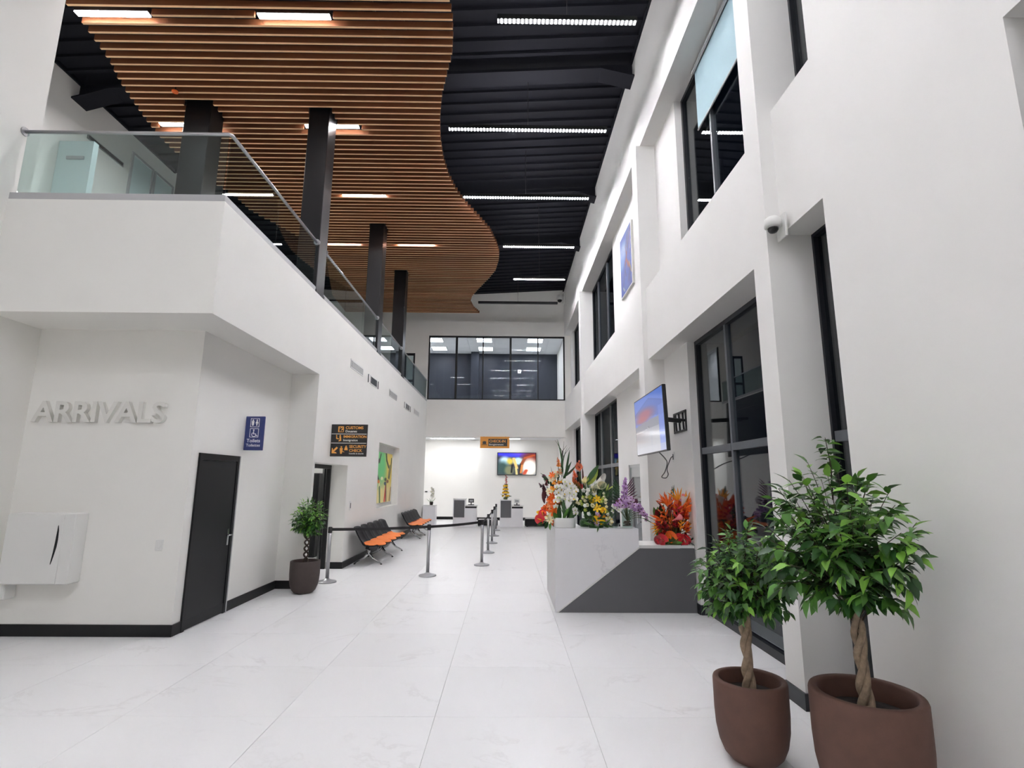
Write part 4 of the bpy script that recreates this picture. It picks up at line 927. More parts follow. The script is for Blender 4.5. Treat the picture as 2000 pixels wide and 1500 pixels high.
ficus('potted_ficus', 'medium ficus in a brown pot left of the largest ficus', (1.655, 3.87, 0), .235, .5, 'pot', .84, 1.14, .335, .36, .072, 84, 15, GREENS, 'bark', 300, 5, 0, ax=(.02, 0))
ficus('potted_ficus', 'small round ficus on an open braided stem in a dark pot at the left wall', (-3.27, 9.05, 0), .235, .5, 'potdark', .80, 1.17, .275, .33, .07, 80, 13, GREENS, 'barkdk', 0, 9, 0, True)

# ------------------------------------------------------------------ flowers
def petal(m, ang, r0, r1, w, z0=0, z1=.0, lift=0, n=3):
    c, s = math.cos(ang), math.sin(ang); v = []
    prof = [(0, .25), (.35, .85), (.7, 1.0), (1, .25)]
    for q, ww in prof:
        r = r0+(r1-r0)*q; z = z0+(z1-z0)*q+lift*q*q
        for sgn in (-1, 0, 1): v.append((r*c-sgn*w/2*ww*s, r*s+sgn*w/2*ww*c, z+(.12*w*abs(sgn))))
    f = []
    for k in range(3): a = 3*k; f += [(a, a+1, a+4, a+3), (a+1, a+2, a+5, a+4)]
    m.add(v, f)
FL = {}
def daisy(col, cen, R=.035, n=11):
    k = ('daisy', col, cen, R)
    if k not in FL:
        m = MB(); m.smooth = True
        for i in range(n): petal(m, 2*PI*i/n, R*.2, R, R*.5, 0, R*.25)
        for i in range(n): petal(m, 2*PI*(i+.5)/n, R*.15, R*.7, R*.42, R*.1, R*.45)
        m.cur = 1; m.lathe([(R*.28, R*.1), (R*.25, R*.3), (0, R*.38)], n=8); FL[k] = m.mesh('flower', [col, cen])
    return FL[k]
def orchid(col, cen, R=.045):
    k = ('orchid', col, cen, R)
    if k not in FL:
        m = MB(); m.smooth = True
        for a, w in ((PI/2, .62), (PI/2+2*PI/3, .55), (PI/2-2*PI/3, .55), (.18, 1.0), (PI-.18, 1.0)): petal(m, a, R*.05, R, R*w, 0, -R*.08, lift=-R*.1)
        m.cur = 1; petal(m, -PI/2, 0, R*.45, R*.45, R*.08, R*.25); m.lathe([(R*.12, 0), (R*.1, R*.2), (0, R*.25)], n=6); FL[k] = m.mesh('flower', [col, cen])
    return FL[k]
def anthurium(col, spad, R=.075):
    k = ('anth', col, spad, R)
    if k not in FL:
        m = MB(); m.smooth = True; n = 16; ring = []; mid = []
        for i in range(n):
            a = 2*PI*i/n; r = R*(.62+.38*abs(math.cos(a/2)))*(1-.35*math.exp(-((a-PI)/.35)**2)); x, y = r*math.sin(a)*.85, r*math.cos(a)
            ring.append((x, y, R*.22*(abs(x)/R)+R*.1)); mid.append((x*.5, y*.5, R*.02))
        m.add([(0, 0, 0)]+mid+ring, [(0, 1+i, 1+(i+1) % n) for i in range(n)]+[(1+i, 1+n+i, 1+n+(i+1) % n, 1+(i+1) % n) for i in range(n)])
        m.cur = 1; m.tube([(0, -.1*R, .02*R), (0, .1*R, .25*R), (0, .45*R, .55*R)], [.09*R, .08*R, .04*R], 7); FL[k] = m.mesh('flower', [col, spad])
    return FL[k]
def bract_spike(col, tip, L=.16):     # heliconia: pointed bracts alternating up a stem (along z)
    k = ('bract', col, tip, L)
    if k not in FL:
        m = MB(); m.smooth = True; m.tube([(0, 0, 0), (0, 0, L)], [.007, .003], 6)
        for i in range(5):
            z = L*.15+L*.17*i; a = PI*(i % 2)+.3*i; d = Vector((math.cos(a), math.sin(a), .75)).normalized(); ll = L*.48*(1-.12*i); p = Vector((0, 0, z))
            m.cur = 0; m.tube([p, p+d*ll*.35, p+d*ll*.75, p+d*ll], [.006, L*.075, L*.045, .001], 6)
            m.cur = 1; m.tube([p+d*ll*.45+Vector((0, 0, L*.05)), p+d*ll*.8+Vector((0, 0, L*.09))], [L*.03, .001], 5)
        FL[k] = m.mesh('flower', [col, tip])
    return FL[k]
def paradise(col, beak, L=.17):       # bird of paradise: beak with a fan of pointed petals
    k = ('para', col, beak, L)
    if k not in FL:
        m = MB(); m.smooth = True
        m.cur = 1; m.tube([(0, 0, -.02), (L*.2, 0, .05*L), (L*.62, 0, .24*L)], [.008, L*.075, .001], 6)
        m.cur = 0
        for a in (-.1, .18, .46, .75, 1.05):
            d = Vector((math.sin(a), .12*math.sin(a*9), math.cos(a))); p = Vector((0.01, 0, .03*L)); m.tube([p, p+d*L*.3, p+d*L*.7, p+d*L], [.004, L*.07, L*.05, .001], 5)
        FL[k] = m.mesh('flower', [col, beak])
    return FL[k]
def torch(col, tip, L=.11):           # ginger: stacked cupped bracts
    k = ('torch', col, tip, L)
    if k not in FL:
        m = MB(); m.smooth = True
        for lev in range(5):
            m.cur = 0 if lev % 2 else 1; R = L*.34*(1-.14*lev)
            for i in range(7): petal(m, 2*PI*(i+.5*(lev % 2))/7, R*.2, R, R*.7, L*.17*lev, L*.17*lev+R*.35)
        m.lathe([(L*.06, 0), (L*.06, L*.8), (0, L*.95)], n=6); FL[k] = m.mesh('flower', [col, tip])
    return FL[k]
def lily(col, thr, R=.06):
    k = ('lily', col, thr, R)
    if k not in FL:
        m = MB(); m.smooth = True
        for i in range(6): petal(m, 2*PI*i/6, R*.08, R, R*.5, 0, R*.75, lift=-R*.45)
        m.cur = 1; m.lathe([(R*.12, 0), (R*.1, R*.35), (0, R*.5)], n=6); FL[k] = m.mesh('flower', [col, thr])
    return FL[k]
def calla(col, spad, L=.13):
    k = ('calla', col, spad, L)
    if k not in FL:
        m = MB(); m.smooth = True; rings = []
        for q in range(6):
            z = L*q/5; r = L*(.05+.25*(q/5)**1.6); rings.append([(r*math.cos(2*PI*i/12), r*math.sin(2*PI*i/12), z+(L*.38*(q/5)**3)*max(0, math.cos(2*PI*i/12))) for i in range(12)])
        m.loft(rings, caps=False); m.cur = 1; m.tube([(0, 0, L*.2), (0, 0, L*.8)], [L*.05, L*.02], 6); FL[k] = m.mesh('flower', [col, spad])
    return FL[k]
def bud(col, col2, R=.02):
    k = ('bud', col, R)
    if k not in FL:
        m = MB(); m.smooth = True; m.lathe([(R*.3, 0), (R, R*.6), (R*.9, R*1.3), (R*.3, R*1.9), (0, R*2)], n=8)
        for i in range(5): petal(m, 2*PI*i/5, R*.6, R*1.3, R*.9, R*.4, R*1.2)
        FL[k] = m.mesh('flower', [col, col2])
    return FL[k]
def blade(L, Wd, m, bend=.3):
    k = ('blade', L, Wd, m, bend)
    if k not in FL:
        b = MB(); b.smooth = True; v = []; f = []
        for q, w in ((0, .25), (.2, .8), (.45, 1), (.7, .8), (.9, .35), (1, .03)):
            z = L*q*math.cos(bend*q); x = L*q*math.sin(bend*q)
            for s_ in (-1, 0, 1): v.append((x-(.16*Wd if s_ else 0)*0-abs(s_)*-.08*Wd, s_*Wd/2*w, z))
        for q in range(5): a = 3*q; f += [(a, a+1, a+4, a+3), (a+1, a+2, a+5, a+4)]
        b.add(v, f); FL[k] = b.mesh('leaf', m)
    return FL[k]
def frond(L, m):
    k = ('frond', L, m)
    if k not in FL:
        b = MB(); b.smooth = True; b.tube([(0, 0, 0), (.05*L, 0, L*.5), (.2*L, 0, L*.95)], [.003, .0025, .001], 4)
        for i in range(9):
            q = .12+.1*i; p = Vector((.05*L*q*2 if q < .5 else .05*L+.3*L*(q-.5), 0, L*q))
            for s_ in (-1, 1):
                e = p+Vector((.05*L, s_*L*.30*(1.05-q*.75), L*.16)); mid = (p+e)/2
                b.add([tuple(p), tuple(mid+Vector((0, 0, .018*L*1.5))), tuple(e), tuple(mid-Vector((0, 0, .018*L*1.5)))], [(0, 1, 2, 3)])
        FL[k] = b.mesh('leaf', m)
    return FL[k]
rf = random.Random(21)
def place(t, me, x, y, z, d=(0, -1, .4), roll=None, s=1.0, stem=None, up=False):
    """a flower or leaf at world x,y,z whose +z points along d"""
    o = link(me.name.split('.')[0], me, t)
    d = Vector(d).normalized(); q = d.to_track_quat('Z', 'Y') @ Quaternion((0, 0, 1), rf.uniform(0, 6.28) if roll is None else roll)
    o.matrix_local = Matrix.Translation(Vector((x, y, z))-t.location) @ q.to_matrix().to_4x4() @ Matrix.Scale(s, 4)
    return o
def stems(t, ends, base, m='leafC', r=.004):
    b = MB(); b.smooth = True; B = Vector(base)
    for e in ends:
        e = Vector(e); mid = B.lerp(e, .5)+Vector((0, 0, .04)); b.tube([B-t.location, mid-t.location, e-t.location], r, 4)
    o = b.build('stems', m, t); o['kind'] = 'stuff'
def foam(t, R, H, m='moss', sx=1, sy=1):
    f = MB(); f.smooth = True; f.lathe([(0, 0), (R*.85, 0), (R, H*.35), (R*.92, H*.75), (R*.5, H), (0, H*1.03)], n=16, sx=sx, sy=sy); return f.build('moss_base', m, t)
ZD = 1.135
# A: tall tropical arrangement at the left end of the desk
t = thing('tropical_arrangement', 'tall spiky tropical arrangement of orange, red and dark leaves at the left desk end', 'flower arrangement', (.80, 8.16, ZD))
foam(t, .12, .12, 'leafC'); E_ = []
A = [(torch('peach', 'gold', .13), 0.792, 2.017, 8.16, (0, -.3, 1)), (torch('pink', 'peach', .09), 0.784, 2.084, 8.14, (-.2, -.2, 1)), (torch('peach', 'cream', .14), 0.799, 1.897, 8.12, (.1, -.4, 1)),
 (orchid('gold', 'oran', .05), 0.700, 1.800, 8.1, None), (orchid('gold', 'oran', .05), 0.700, 1.702, 8.1, None), (lily('oran', 'yell', .06), 0.685, 1.583, 8.08, None), (lily('oran', 'red', .07), 0.670, 1.523, 8.06, None), (lily('oran', 'gold', .08), 0.723, 1.478, 8.04, None), (lily('peach', 'cream', .06), 0.632, 1.433, 8.04, None),
 (lily('oran', 'gold', .085), 0.700, 1.366, 8.0, None), (orchid('cream', 'gold', .05), 0.754, 1.418, 8.0, None), (orchid('cream', 'peach', .05), 0.639, 1.351, 8.02, None), (lily('oran', 'yell', .07), 0.578, 1.381, 8.06, None), (bud('oran', 'gold', .03), 0.563, 1.411, 8.05, None),
 (anthurium('red', 'yell', .095), 0.510, 1.239, 8.02, (-.35, -1, .1)), (anthurium('red', 'yell', .08), 0.540, 1.314, 8.04, (-.2, -1, .3)), (orchid('yell', 'gold', .05), 0.479, 1.321, 8.06, None), (orchid('yell', 'gold', .045), 0.464, 1.269, 8.08, None), (orchid('cream', 'yell', .045), 0.601, 1.284, 8.0, None), (orchid('cream', 'gold', .045), 0.662, 1.299, 7.98, None), (orchid('peach', 'cream', .045), 0.715, 1.299, 7.99, None), (lily('cream', 'yell', .06), 0.632, 1.239, 7.96, None),
 (torch('maroon', 'plum', .12), 0.571, 1.658, 8.14, (-.2, -.2, 1)), (torch('maroon', 'rdark', .11), 0.601, 1.732, 8.16, (.1, -.3, 1)), (torch('maroon', 'plum', .09), 0.533, 1.710, 8.14, (-.6, -.2, .8)), (bud('plum', 'maroon', .03), 0.563, 1.845, 8.16, (0, 0, 1)), (orchid('cream', 'lime', .05), 0.738, 1.882, 8.12, None), (orchid('cream', 'peach', .05), 0.761, 1.927, 8.12, None), (orchid('cream', 'lime', .045), 0.677, 1.643, 8.1, None)]
for me, x, z, y, d in [(a[0], a[1], a[2], a[3], a[4]) for a in A]:
    place(t, me, x, y, z, d or (rf.uniform(-.5, .4), -1, rf.uniform(0, .5))); E_.append((x, y+.02, z-.01))
stems(t, E_, (.82, 8.18, 1.2))
for x, z, L, w, m_, d in ((0.853, 1.845, .62, .03, 'leafC', (.02, -.1, 1)), (0.875, 1.807, .5, .035, 'leafC', (.18, -.1, 1)), (0.845, 1.777, .38, .045, 'leafC', (.3, -.2, 1)), (0.830, 1.822, .5, .028, 'leafC', (-.06, -.1, 1)), (0.860, 1.860, .26, .06, 'leafC', (.9, -.3, .5)), (0.830, 1.433, .5, .07, 'leafC', (-.25, -.1, 1)), (0.571, 1.471, .2, .05, 'maroon', (-.2, -.1, 1)), (0.586, 1.545, .22, .06, 'maroon', (-.1, -.2, .8)), (0.738, 1.471, .3, .06, 'plum', (.2, -.2, 1)),
  (0.586, 1.224, .16, .05, 'leafA', (-.7, -.5, -.6)), (0.616, 1.209, .17, .055, 'leafC', (-.5, -.6, -.7)), (0.563, 1.209, .15, .05, 'leafC', (-.9, -.4, -.4)), (0.647, 1.209, .14, .05, 'leafA', (-.2, -.7, -.5)), (0.525, 1.269, .12, .04, 'leafC', (-1, -.3, -.3))):
    place(t, blade(L, w, m_), x, 8.13 if z > 1.25 else 8.02, z, d)
for k in range(30):
    w = rf.uniform(0, 1); place(t, blade(.18, .06, rf.choice(('maroon', 'plum', 'leafC', 'leafC'))), .62+.22*rf.uniform(.1, 1), 8.17, ZD+.06+.62*w, (rf.uniform(-.7, .5), -.2, .8))
for k in range(22):
    w = rf.uniform(0, 1); place(t, rf.choice((lily('oran', 'gold', .055), orchid('cream', 'peach', .05), orchid('peach', 'oran', .05), orchid('gold', 'oran', .045), lily('peach', 'cream', .05))), .56+.10*w+.17*rf.uniform(0, 1), 8.09, ZD+.06+.7*w, (rf.uniform(-.6, .4), -1, rf.uniform(0, .5)))
tw = MB()
for a, b in (((0.845, 2.256), (0.738, 2.421)), ((0.853, 2.256), (0.921, 2.346)), ((0.868, 2.181), (0.967, 2.316)), ((0.860, 2.226), (0.875, 2.406)), ((0.693, 1.919), (0.670, 2.017))): tw.tube([Vector((a[0]-.02, 8.16, a[1]-.25))-t.location, Vector((a[0], 8.16, a[1]))-t.location, Vector((b[0], 8.15, b[1]))-t.location], [.005, .004, .001], 4)
tw.build('bare_twigs', 'barkdk', t)['kind'] = 'stuff'
# B: white orchids in an oval white pot
t = thing('white_orchid', 'white orchids in an oval white pot on the desk', 'flower pot', (.855, 7.98, ZD))
p = MB(); p.smooth = True; p.lathe([(0, 0), (.148, 0), (.156, .006), (.158, .015), (.158, .13), (.156, .138), (.148, .14), (.144, .13), (.143, .105)], n=32, sy=.62, caps=False); p.build('pot', 'plastic', t)
MB().lathe([(0, .128), (.08, .126), (.1425, .11)], n=20, sy=.62, caps=False).build('moss', 'moss', t)
for x, L, w, d, m_ in ((-.06, .24, .085, (-.35, -.2, 1), 'leafC'), (-.03, .2, .09, (.2, -.4, 1), 'leafA'), (.03, .3, .06, (.15, -.2, 1), 'leafC'), (.06, .26, .06, (.4, -.1, 1), 'leafA'), (.0, .32, .05, (-.1, 0, 1), 'leafC'), (.09, .24, .055, (.6, -.1, 1), 'leafC'), (-.09, .16, .075, (-.8, -.3, .8), 'leafA'), (.04, .34, .045, (.05, .1, 1), 'leafC')):
    place(t, blade(L, w, m_), .855+x, 7.97, ZD+.11, d, 0)
ends = []
for k in range(30):
    q = k/29; bx = -.13+.3*((k*.618) % 1); bz = .30+.36*q*(1-.5*abs(bx-.02)/.16)+.03*math.sin(k*3)
    x, y, z = .855+bx, 7.96-.05*math.sin(k*1.7)**2, ZD+bz+.08
    place(t, orchid('white', 'lime' if k % 3 else 'yell', .048), x, y, z, (rf.uniform(-.5, .5), -1, rf.uniform(-.1, .3)), rf.uniform(-.4, .4))
    if k % 5 == 0: ends.append((x, 8.0, z))
for bx, bz in ((.15, .26), (.16, .21), (-.13, .30)): place(t, orchid('white', 'lime', .045), .855+bx, 7.95, ZD+bz, (.2, -1, 0), 0)
stems(t, ends, (.865, 7.99, ZD+.12), 'moss', .005)
# C: chrysanthemums, callas and anthuriums on a fern base
t = thing('mixed_bouquet', 'wide yellow and white chrysanthemum bouquet on a green fern base', 'flower arrangement', (1.32, 8.0, ZD))
foam(t, .10, .08, 'leafC', 1.2, .8)
for k in range(44):
    a = 2*PI*k/44; place(t, blade(.19, .03, ('leafA', 'leafC', 'leafC')[k % 3], .6), 1.33+.06*math.cos(a), 7.97+.04*math.sin(a), ZD+.03+.05*(k % 3), (math.cos(a)*1.1, math.sin(a)*.7-.1, rf.uniform(.02, .4)))
for k in range(95):
    x = rf.uniform(1.03, 1.56); z = ZD+rf.uniform(.06, .52); place(t, frond(.18, rf.choice(('leafC', 'leafC', 'leafA'))), x, 8.08+rf.uniform(-.05, .05), z, ((x-1.32)*2, -.5, .8))
for k in range(46): place(t, blade(.16, .07, rf.choice(('leafC', 'leafC', 'leafA'))), rf.uniform(.98, 1.46), 8.06, ZD+rf.uniform(.1, .45), (rf.uniform(-.7, .7), -.5, .8))
C_ = [(daisy('yell', 'gold', .05), 1.302, 1.261), (daisy('yell', 'gold', .05), 1.356, 1.246), (daisy('yell', 'gold', .055), 1.401, 1.209), (daisy('mauve', 'yell', .05), 1.317, 1.201), (daisy('pink', 'yell', .04), 1.348, 1.299), (daisy('gold', 'yell', .045), 1.424, 1.276), (orchid('cream', 'yell', .045), 1.485, 1.284), (orchid('cream', 'yell', .045), 1.531, 1.254), (orchid('cream', 'yell', .04), 1.538, 1.209), (daisy('mauve', 'pink', .035), 1.470, 1.224), (daisy('mauve', 'white', .035), 1.218, 1.224),
 (lily('yell', 'gold', .07), 1.340, 1.538), (lily('yell', 'gold', .07), 1.333, 1.411), (daisy('yell', 'gold', .055), 1.417, 1.381), (daisy('yell', 'lime', .05), 1.256, 1.523), (daisy('lime', 'yell', .04), 1.226, 1.568), (daisy('cream', 'lime', .04), 1.264, 1.448), (daisy('cream', 'lime', .035), 1.188, 1.456), (bud('cream', 'lime', .02), 1.119, 1.545), (bud('cream', 'lime', .022), 1.157, 1.508), (bud('lime', 'cream', .02), 1.081, 1.508), (bud('cream', 'lime', .02), 1.066, 1.478), (bud('lime', 'cream', .02), 1.135, 1.568), (bud('lime', 'cream', .022), 1.104, 1.463), (bud('cream', 'lime', .02), 1.043, 1.493), (bud('cream', 'lime', .02), 1.173, 1.568),
 (bud('white', 'cream', .028), 1.135, 1.665), (bud('white', 'cream', .028), 1.188, 1.613), (bud('white', 'cream', .028), 1.196, 1.673), (bud('white', 'cream', .026), 1.150, 1.441), (bud('lime', 'cream', .026), 1.150, 1.381), (bud('mauve', 'white', .026), 1.325, 1.336), (bud('white', 'lime', .026), 1.196, 1.328), (bud('lime', 'cream', .022), 1.424, 1.545), (bud('cream', 'lime', .022), 1.447, 1.568), (bud('cream', 'lime', .022), 1.462, 1.530), (bud('lime', 'cream', .022), 1.401, 1.501), (bud('cream', 'lime', .022), 1.455, 1.486), (bud('lime', 'white', .024), 1.470, 1.358), (bud('white', 'lime', .022), 1.493, 1.328), (bud('cream', 'lime', .02), 1.439, 1.620), (bud('cream', 'lime', .02), 1.477, 1.433)]
ends = []
for k, (me, x, z) in enumerate(C_):
    y = 7.96+.10*max(0, z-1.3)+rf.uniform(-.02, .02); place(t, me, x, y, z, (rf.uniform(-.4, .4), -1, rf.uniform(.1, .6))); ends.append((x, y+.01, z))
stems(t, ends, (1.33, 8.02, ZD+.08), 'leafC', .003)
for x, z, d in ((1.424, 1.658, (-.2, -.1, 1)), (1.477, 1.658, (.5, -.1, 1)), (1.508, 1.673, (.8, -.1, .9)), (1.455, 1.598, (.1, -.1, 1))): place(t, blade(.13, .03, 'lime'), x, 8.04, z, d)
# D: orange ginger, heliconia and calla behind
t = thing('ginger_arrangement', 'orange ginger and pink heliconia arrangement with one big leaf, behind the white orchids', 'flower arrangement', (1.20, 8.19, ZD))
foam(t, .10, .12, 'leafC', 1, .7)
D_ = [(torch('salmon', 'oran', .14), 1.043, 1.852, (-.3, -.3, 1)), (torch('oran', 'salmon', .15), 1.035, 1.755, (-.3, -.5, 1)), (torch('oran', 'salmon', .10), 1.081, 1.717, (0, -.5, 1)), (anthurium('salmon', 'rdark', .07), 1.104, 2.009, (-.2, -1, .1)), (bract_spike('salmon', 'pink', .17), 1.104, 1.942, (-.1, -.1, 1)), (torch('rdark', 'red', .1), 1.180, 1.800, (.2, -.4, 1)), (anthurium('red', 'rdark', .06), 1.104, 1.717, (0, -1, .2)), (calla('cream', 'yell', .2), 1.249, 1.688, (.7, -.6, .25)), (calla('white', 'yell', .2), 1.287, 1.725, (.8, -.4, .6)), (anthurium('cream', 'yell', .075), 1.302, 1.673, (.3, -1, .1)), (calla('cream', 'lime', .15), 1.196, 1.717, (-.2, -.6, .5))]
ends = []
for me, x, z, d in D_: place(t, me, x, 8.12, z, d); ends.append((x, 8.15, z))
stems(t, ends, (1.2, 8.19, ZD+.08), 'leafC', .006)
for x, z, L, w, m_, d, b in ((1.196, 1.770, .36, .085, 'leafC', (.75, -.2, 1), .2), (1.188, 1.770, .33, .06, 'salmon', (.62, -.15, 1), .2), (1.226, 1.747, .3, .13, 'lime', (.7, -.3, 1), .2), (1.127, 1.658, .3, .05, 'leafC', (0, -.1, 1), .3), (1.157, 1.732, .3, .03, 'maroon', (.02, 0, 1), .1), (1.074, 1.658, .22, .06, 'leafA', (-.3, -.2, 1), .3), (1.150, 1.583, .24, .07, 'leafC', (.3, -.3, 1), .3), (1.302, 1.620, .2, .05, 'leafC', (.8, -.2, .6), .3), (1.325, 1.732, .18, .02, 'leafC', (.6, -.1, 1), .3), (1.348, 1.770, .16, .02, 'leafC', (.7, -.1, 1), .3)):
    place(t, blade(L, w, m_, b), x, 8.14, z, d)
# E: purple orchids in a glass vase with pebbles
t = thing('purple_orchids', 'purple orchids spilling from a clear glass vase of brown pebbles', 'flower vase', (1.775, 8.0, ZD))
v = MB(); v.smooth = True; v.lathe([(0, 0), (.074, 0), (.078, .006), (.078, .26), (.072, .262), (.071, .02), (0, .018)], n=28, caps=False); v.build('vase', 'vase', t)
pbm = MB(); pbm.smooth = True; pbm.lathe([(0, -.7), (.7, -.5), (1, 0), (.7, .5), (0, .7)], n=8); pbm = pbm.mesh('pebble', 'pebble')
for k in range(30):
    a, r = k*2.4, .052*math.sqrt((k % 10+.5)/10); o = link('pebble', pbm, t); o.matrix_local = Matrix.Translation((r*math.cos(a), r*math.sin(a), .034+.026*(k//10)+.004*(k % 3))) @ Matrix.Rotation(k, 4, 'Z') @ Matrix.Scale(.0165, 4)
ends = []
E_ = []
for k in range(22): q = k/21; E_.append((1.735+.045*math.sin(k*2.4)*(1.15-q)+.02*q, ZD+.34+.36*q, 'lilac' if k % 4 else 'mauve', .042-.012*q))
for k in range(26): a = k*2.4; r = .17*math.sqrt((k+.5)/26); E_.append((1.78+r*math.cos(a)*1.1, ZD+.30+abs(r*math.sin(a))*.8, ('mauve', 'lilac', 'plum', 'mauve')[k % 4], .04))
for k in range(16): q = k/15; E_.append((1.86+.19*q, ZD+.30-.14*q*q+.03*math.sin(k*2), ('lilac', 'mauve')[k % 2], .038))
for k in range(8): E_.append((1.56+.12*(k*.618 % 1), ZD+.24+.09*((k*.37) % 1), 'white', .034))
for x, z, c, R in E_: place(t, orchid(c, 'plum' if c != 'white' else 'lime', R), x, 7.96+rf.uniform(-.04, .04), z, (rf.uniform(-.6, .6), -1, rf.uniform(-.2, .5))); ends.append((x, 7.99, z))
stems(t, ends[::3], (1.775, 8.0, ZD+.1), 'moss', .004)
for s_ in (-1, 1):
    for k in range(9): place(t, blade(.19, .018, 'plum' if s_ > 0 else 'leafC', .2), 1.74+.05*s_, 8.03, ZD+.34+.03*k, (s_, -.1, .15+.16*k), 0)
place(t, frond(.3, 'leafC'), 1.66, 8.04, ZD+.3, (-.8, -.1, .7)); place(t, frond(.26, 'leafC'), 1.62, 8.04, ZD+.26, (-1, -.1, .3)); place(t, blade(.18, .02, 'leafC'), 2.02, 7.96, ZD+.18, (1, -.1, -.2)); place(t, blade(.16, .015, 'leafC'), 2.0, 7.96, ZD+.14, (1, -.1, -.4))
tg = thing('glass_bowl', 'small clear glass bowl between the bouquet and the vase', 'bowl', (1.585, 7.99, ZD)); g = MB(); g.smooth = True; g.lathe([(0, 0), (.04, 0), (.06, .02), (.082, .065), (.079, .065), (.056, .024), (.03, .006), (0, .005)], n=24, caps=False); g.build('bowl', 'vase', tg)
t = thing('round_disc', 'small round white disc beside the purple orchids', 'ornament', (1.905, 8.12, ZD)); m = MB(); m.smooth = False; m.tube([(0, -.006, .41), (0, .006, .41)], .054, 24); m.build('disc', 'plastic', t); m = MB(); m.tube([(0, 0, 0), (0, 0, .36)], .005, 6); m.build('stand', 'alu', t); MB().lathe([(.03, 0), (.028, .006), (0, .008)], n=14).build('foot', 'alu', t)
# F: red heliconia arrangement on the low counter
ZL = .91
def R(px, pz): return px, pz
t = thing('red_arrangement', 'red anthurium and orange heliconia arrangement on the low end of the desk', 'flower arrangement', (2.44, 8.0, ZL))
foam(t, .18, .10, 'moss', 1.0, .7)
for k in range(22): a = 2*PI*k/22; place(t, blade(.12, .045, ('leafC', 'moss', 'leafA')[k % 3], .5), 2.43+.11*math.cos(a), 7.98+.08*math.sin(a), ZL+.03, (math.cos(a), math.sin(a)-.2, rf.uniform(.1, .6)))
for k in range(5): place(t, blade(.16, .03, 'leafC', .5), 2.60, 7.92, ZL+.05, (.5+.2*k, -.7, -.12+.08*k))
F_ = [(anthurium('red', 'cream', .10), 2.598, 0.977, (.1, -1, .1)), (anthurium('red', 'peach', .085), 2.278, 0.992, (-.3, -1, .2)), (anthurium('oran', 'gold', .09), 2.407, 1.022, (0, -1, .3)), (anthurium('red', 'oran', .07), 2.506, 1.022, (-.2, -1, .4)), (anthurium('rdark', 'red', .065), 2.796, 1.052, (.7, -.6, .5)), (anthurium('red', 'rdark', .08), 2.780, 0.977, (.8, -.8, -.3)), (anthurium('rdark', 'red', .07), 2.224, 1.007, (-.8, -.8, 0)),
 (torch('red', 'rdark', .15), 2.323, 1.149, (-.3, -.5, 1)), (torch('red', 'rdark', .16), 2.476, 1.179, (0, -.5, 1)), (torch('red', 'oran', .15), 2.605, 1.134, (.2, -.5, 1)), (torch('red', 'oran', .16), 2.659, 1.299, (.2, -.4, 1)), (torch('red', 'salmon', .14), 2.567, 1.299, (0, -.5, 1)), (torch('rdark', 'red', .13), 2.247, 1.171, (-.6, -.4, .8)), (torch('red', 'oran', .14), 2.712, 1.343, (.3, -.4, 1)),
 (paradise('oran', 'rdark', .20), 2.430, 1.433, (-.3, -.3, 1)), (paradise('oran', 'salmon', .19), 2.468, 1.358, (.1, -.4, 1)), (paradise('gold', 'moss', .22), 2.689, 1.433, (.2, -.2, 1)), (paradise('oran', 'gold', .2), 2.735, 1.396, (.3, -.2, 1)), (paradise('gold', 'oran', .17), 2.567, 1.538, (.1, -.2, 1)), (paradise('oran', 'moss', .18), 2.293, 1.269, (-1, -.3, .5)), (paradise('gold', 'moss', .15), 2.278, 1.194, (-1, -.3, .25)), (paradise('oran', 'rdark', .19), 2.384, 1.471, (-.5, -.2, .9)), (paradise('oran', 'rdark', .16), 2.537, 1.403, (.5, -.4, .8)), (bract_spike('oran', 'gold', .2), 2.651, 1.373, (.2, -.2, 1)), (bract_spike('oran', 'red', .18), 2.361, 1.284, (-.4, -.3, 1)), (bract_spike('red', 'gold', .22), 2.506, 1.269, (0, -.3, 1)), (bract_spike('gold', 'oran', .15), 2.537, 1.134, (0, -.6, 1)), (bract_spike('gold', 'moss', .15), 2.689, 1.104, (.3, -.5, 1)),
 (calla('white', 'pink', .15), 2.582, 1.433, (.15, -.4, 1)), (calla('pink', 'white', .13), 2.438, 1.269, (.4, -.6, .3)), (orchid('pink', 'white', .05), 2.620, 1.598, None), (orchid('mauve', 'plum', .045), 2.628, 1.538, None)]
ends = []
G_ = []
for k in range(26):
    u, w = rf.uniform(-1, 1), rf.uniform(0, 1); hw = .22*(1-.45*w); x, z = 2.45+u*hw, ZL+.12+.50*w
    G_.append((rf.choice((torch('red', 'salmon', .13), torch('red', 'oran', .13), bract_spike('oran', 'gold', .17), bract_spike('salmon', 'oran', .17), paradise('oran', 'gold', .16), lily('red', 'oran', .08))), x, z, (u*.7, -.5, .8)))
for me, x, z, d in G_: place(t, me, x, 8.05, z, d)
for k in range(64): place(t, blade(.2, .08, rf.choice(('leafC', 'maroon', 'leafA', 'rdark'))), 2.43+rf.uniform(-.19, .14), 8.08, ZL+rf.uniform(.05, .4), (rf.uniform(-.6, .4), -.2, 1))
for me, x, z, d in F_: y = 7.92+.12*max(0, z-1.15)+rf.uniform(-.02, .02); place(t, me, min(x-.02, 2.60), y-.03, z-.02, d or (0, -1, .3), s=1.2); ends.append((x, y+.03, z-.02))
stems(t, ends, (2.47, 8.0, ZL+.05), 'moss', .005)
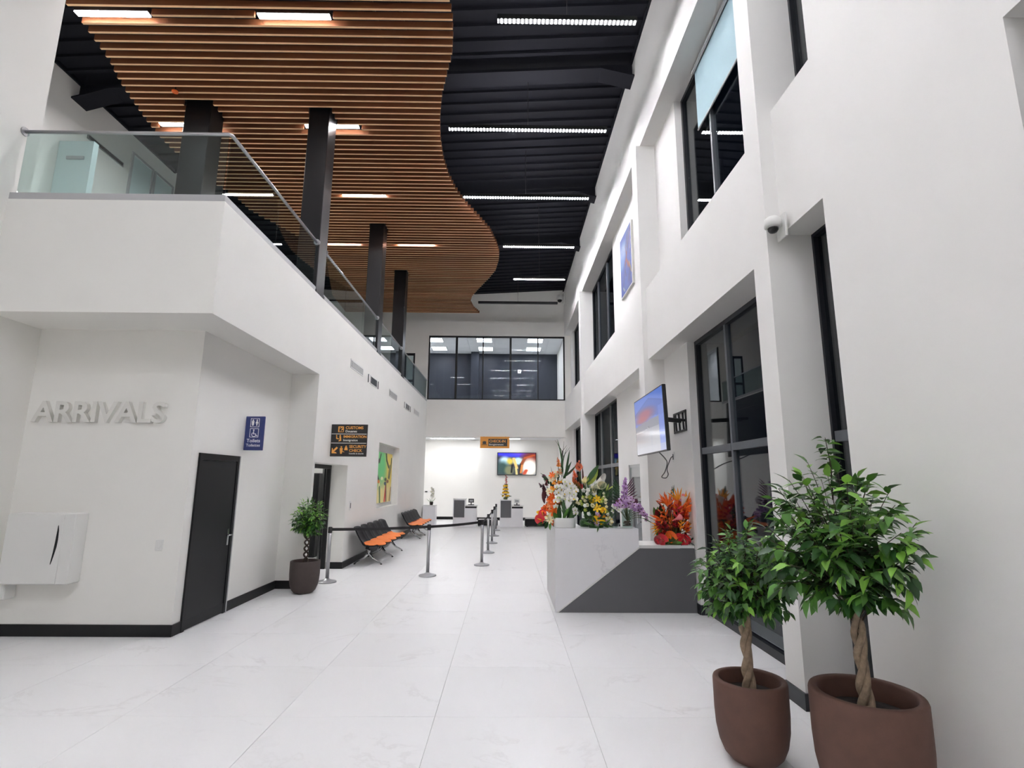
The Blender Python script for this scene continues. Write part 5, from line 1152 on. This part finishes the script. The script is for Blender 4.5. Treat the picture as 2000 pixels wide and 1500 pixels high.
for x, z, L, w, m_, d in ((2.438, 1.523, .24, .022, 'barkdk', (-.06, 0, 1)), (2.468, 1.523, .25, .022, 'leafC', (.02, 0, 1)), (2.491, 1.508, .24, .022, 'leafC', (.05, 0, 1)), (2.651, 1.396, .2, .06, 'leafC', (.2, -.2, 1)), (2.712, 1.269, .22, .02, 'maroon', (.35, -.1, 1)), (2.735, 1.239, .2, .02, 'maroon', (.45, -.1, 1)), (2.712, 1.134, .1, .07, 'leafC', (.7, -.4, .6)), (2.506, 1.321, .12, .05, 'leafC', (0, -.4, 1)), (2.339, 1.358, .24, .02, 'maroon', (-.5, -.1, 1))): place(t, blade(L, w, m_), x, 8.0, z, d)
# G: flowers at the check-in end
t = thing('tiered_flowers', 'small tiered yellow flower arrangement on the right check-in desk', 'flower arrangement', (-.04, 21.85, 1.06)); foam(t, .09, .1, 'moss')
for k in range(4):
    for i in range(5): a = i*1.256+k; place(t, daisy('yell', 'gold', .055), -.04+(.12-.022*k)*math.cos(a), 21.83+.07*math.sin(a), 1.20+.13*k, (math.cos(a)*.6, -1, .7))
    for i in range(4): place(t, blade(.12, .04, ('leafC', 'rdark')[i % 2]), -.04, 21.86, 1.22+.13*k, ((i-1.5)*.8, -.2, .5))
for k in range(6): place(t, bud('pink', 'cream', .03), -.02+.03*math.sin(k*2), 21.83, 1.68+.06*k, (0, -.3, 1))
stems(t, [(-.04, 21.85, 1.66), (-.02, 21.85, 2.05), (.0, 21.85, 1.9)], (-.04, 21.85, 1.1), 'leafC', .012)
for d in ((1, -.2, .15), (-1, -.2, .2), (.7, -.6, -.1)): place(t, blade(.26, .05, 'leafC'), -.04, 21.82, 1.18, d)
t = thing('potted_orchid', 'white orchid in a small dark pot on the marble plinth', 'flower pot', (-3.02, 21.85, .825))
p = MB(); p.smooth = True; p.lathe([(0, 0), (.06, 0), (.075, .12), (.068, .125), (.06, .1), (0, .1)], n=18, caps=False); p.build('pot', 'potdark', t)
for d in ((-1, -.2, .35), (.9, -.2, .5), (-.5, -.6, .6), (.3, .2, 1)): place(t, blade(.24, .07, 'leafA'), -3.02, 21.84, .93, d)
pts = [(-3.02, 21.85, .93), (-3.0, 21.85, 1.2), (-2.99, 21.85, 1.42), (-3.06, 21.84, 1.5)]; m = MB(); m.smooth = True; m.tube([Vector(p)-t.location for p in pts], .008, 5); m.build('stems', 'moss', t)
for k in range(9): place(t, orchid('white', 'lime', .06), -2.98+.05*math.sin(k*2.2), 21.82, 1.12+.045*k, (rf.uniform(-.5, .5), -1, .2))
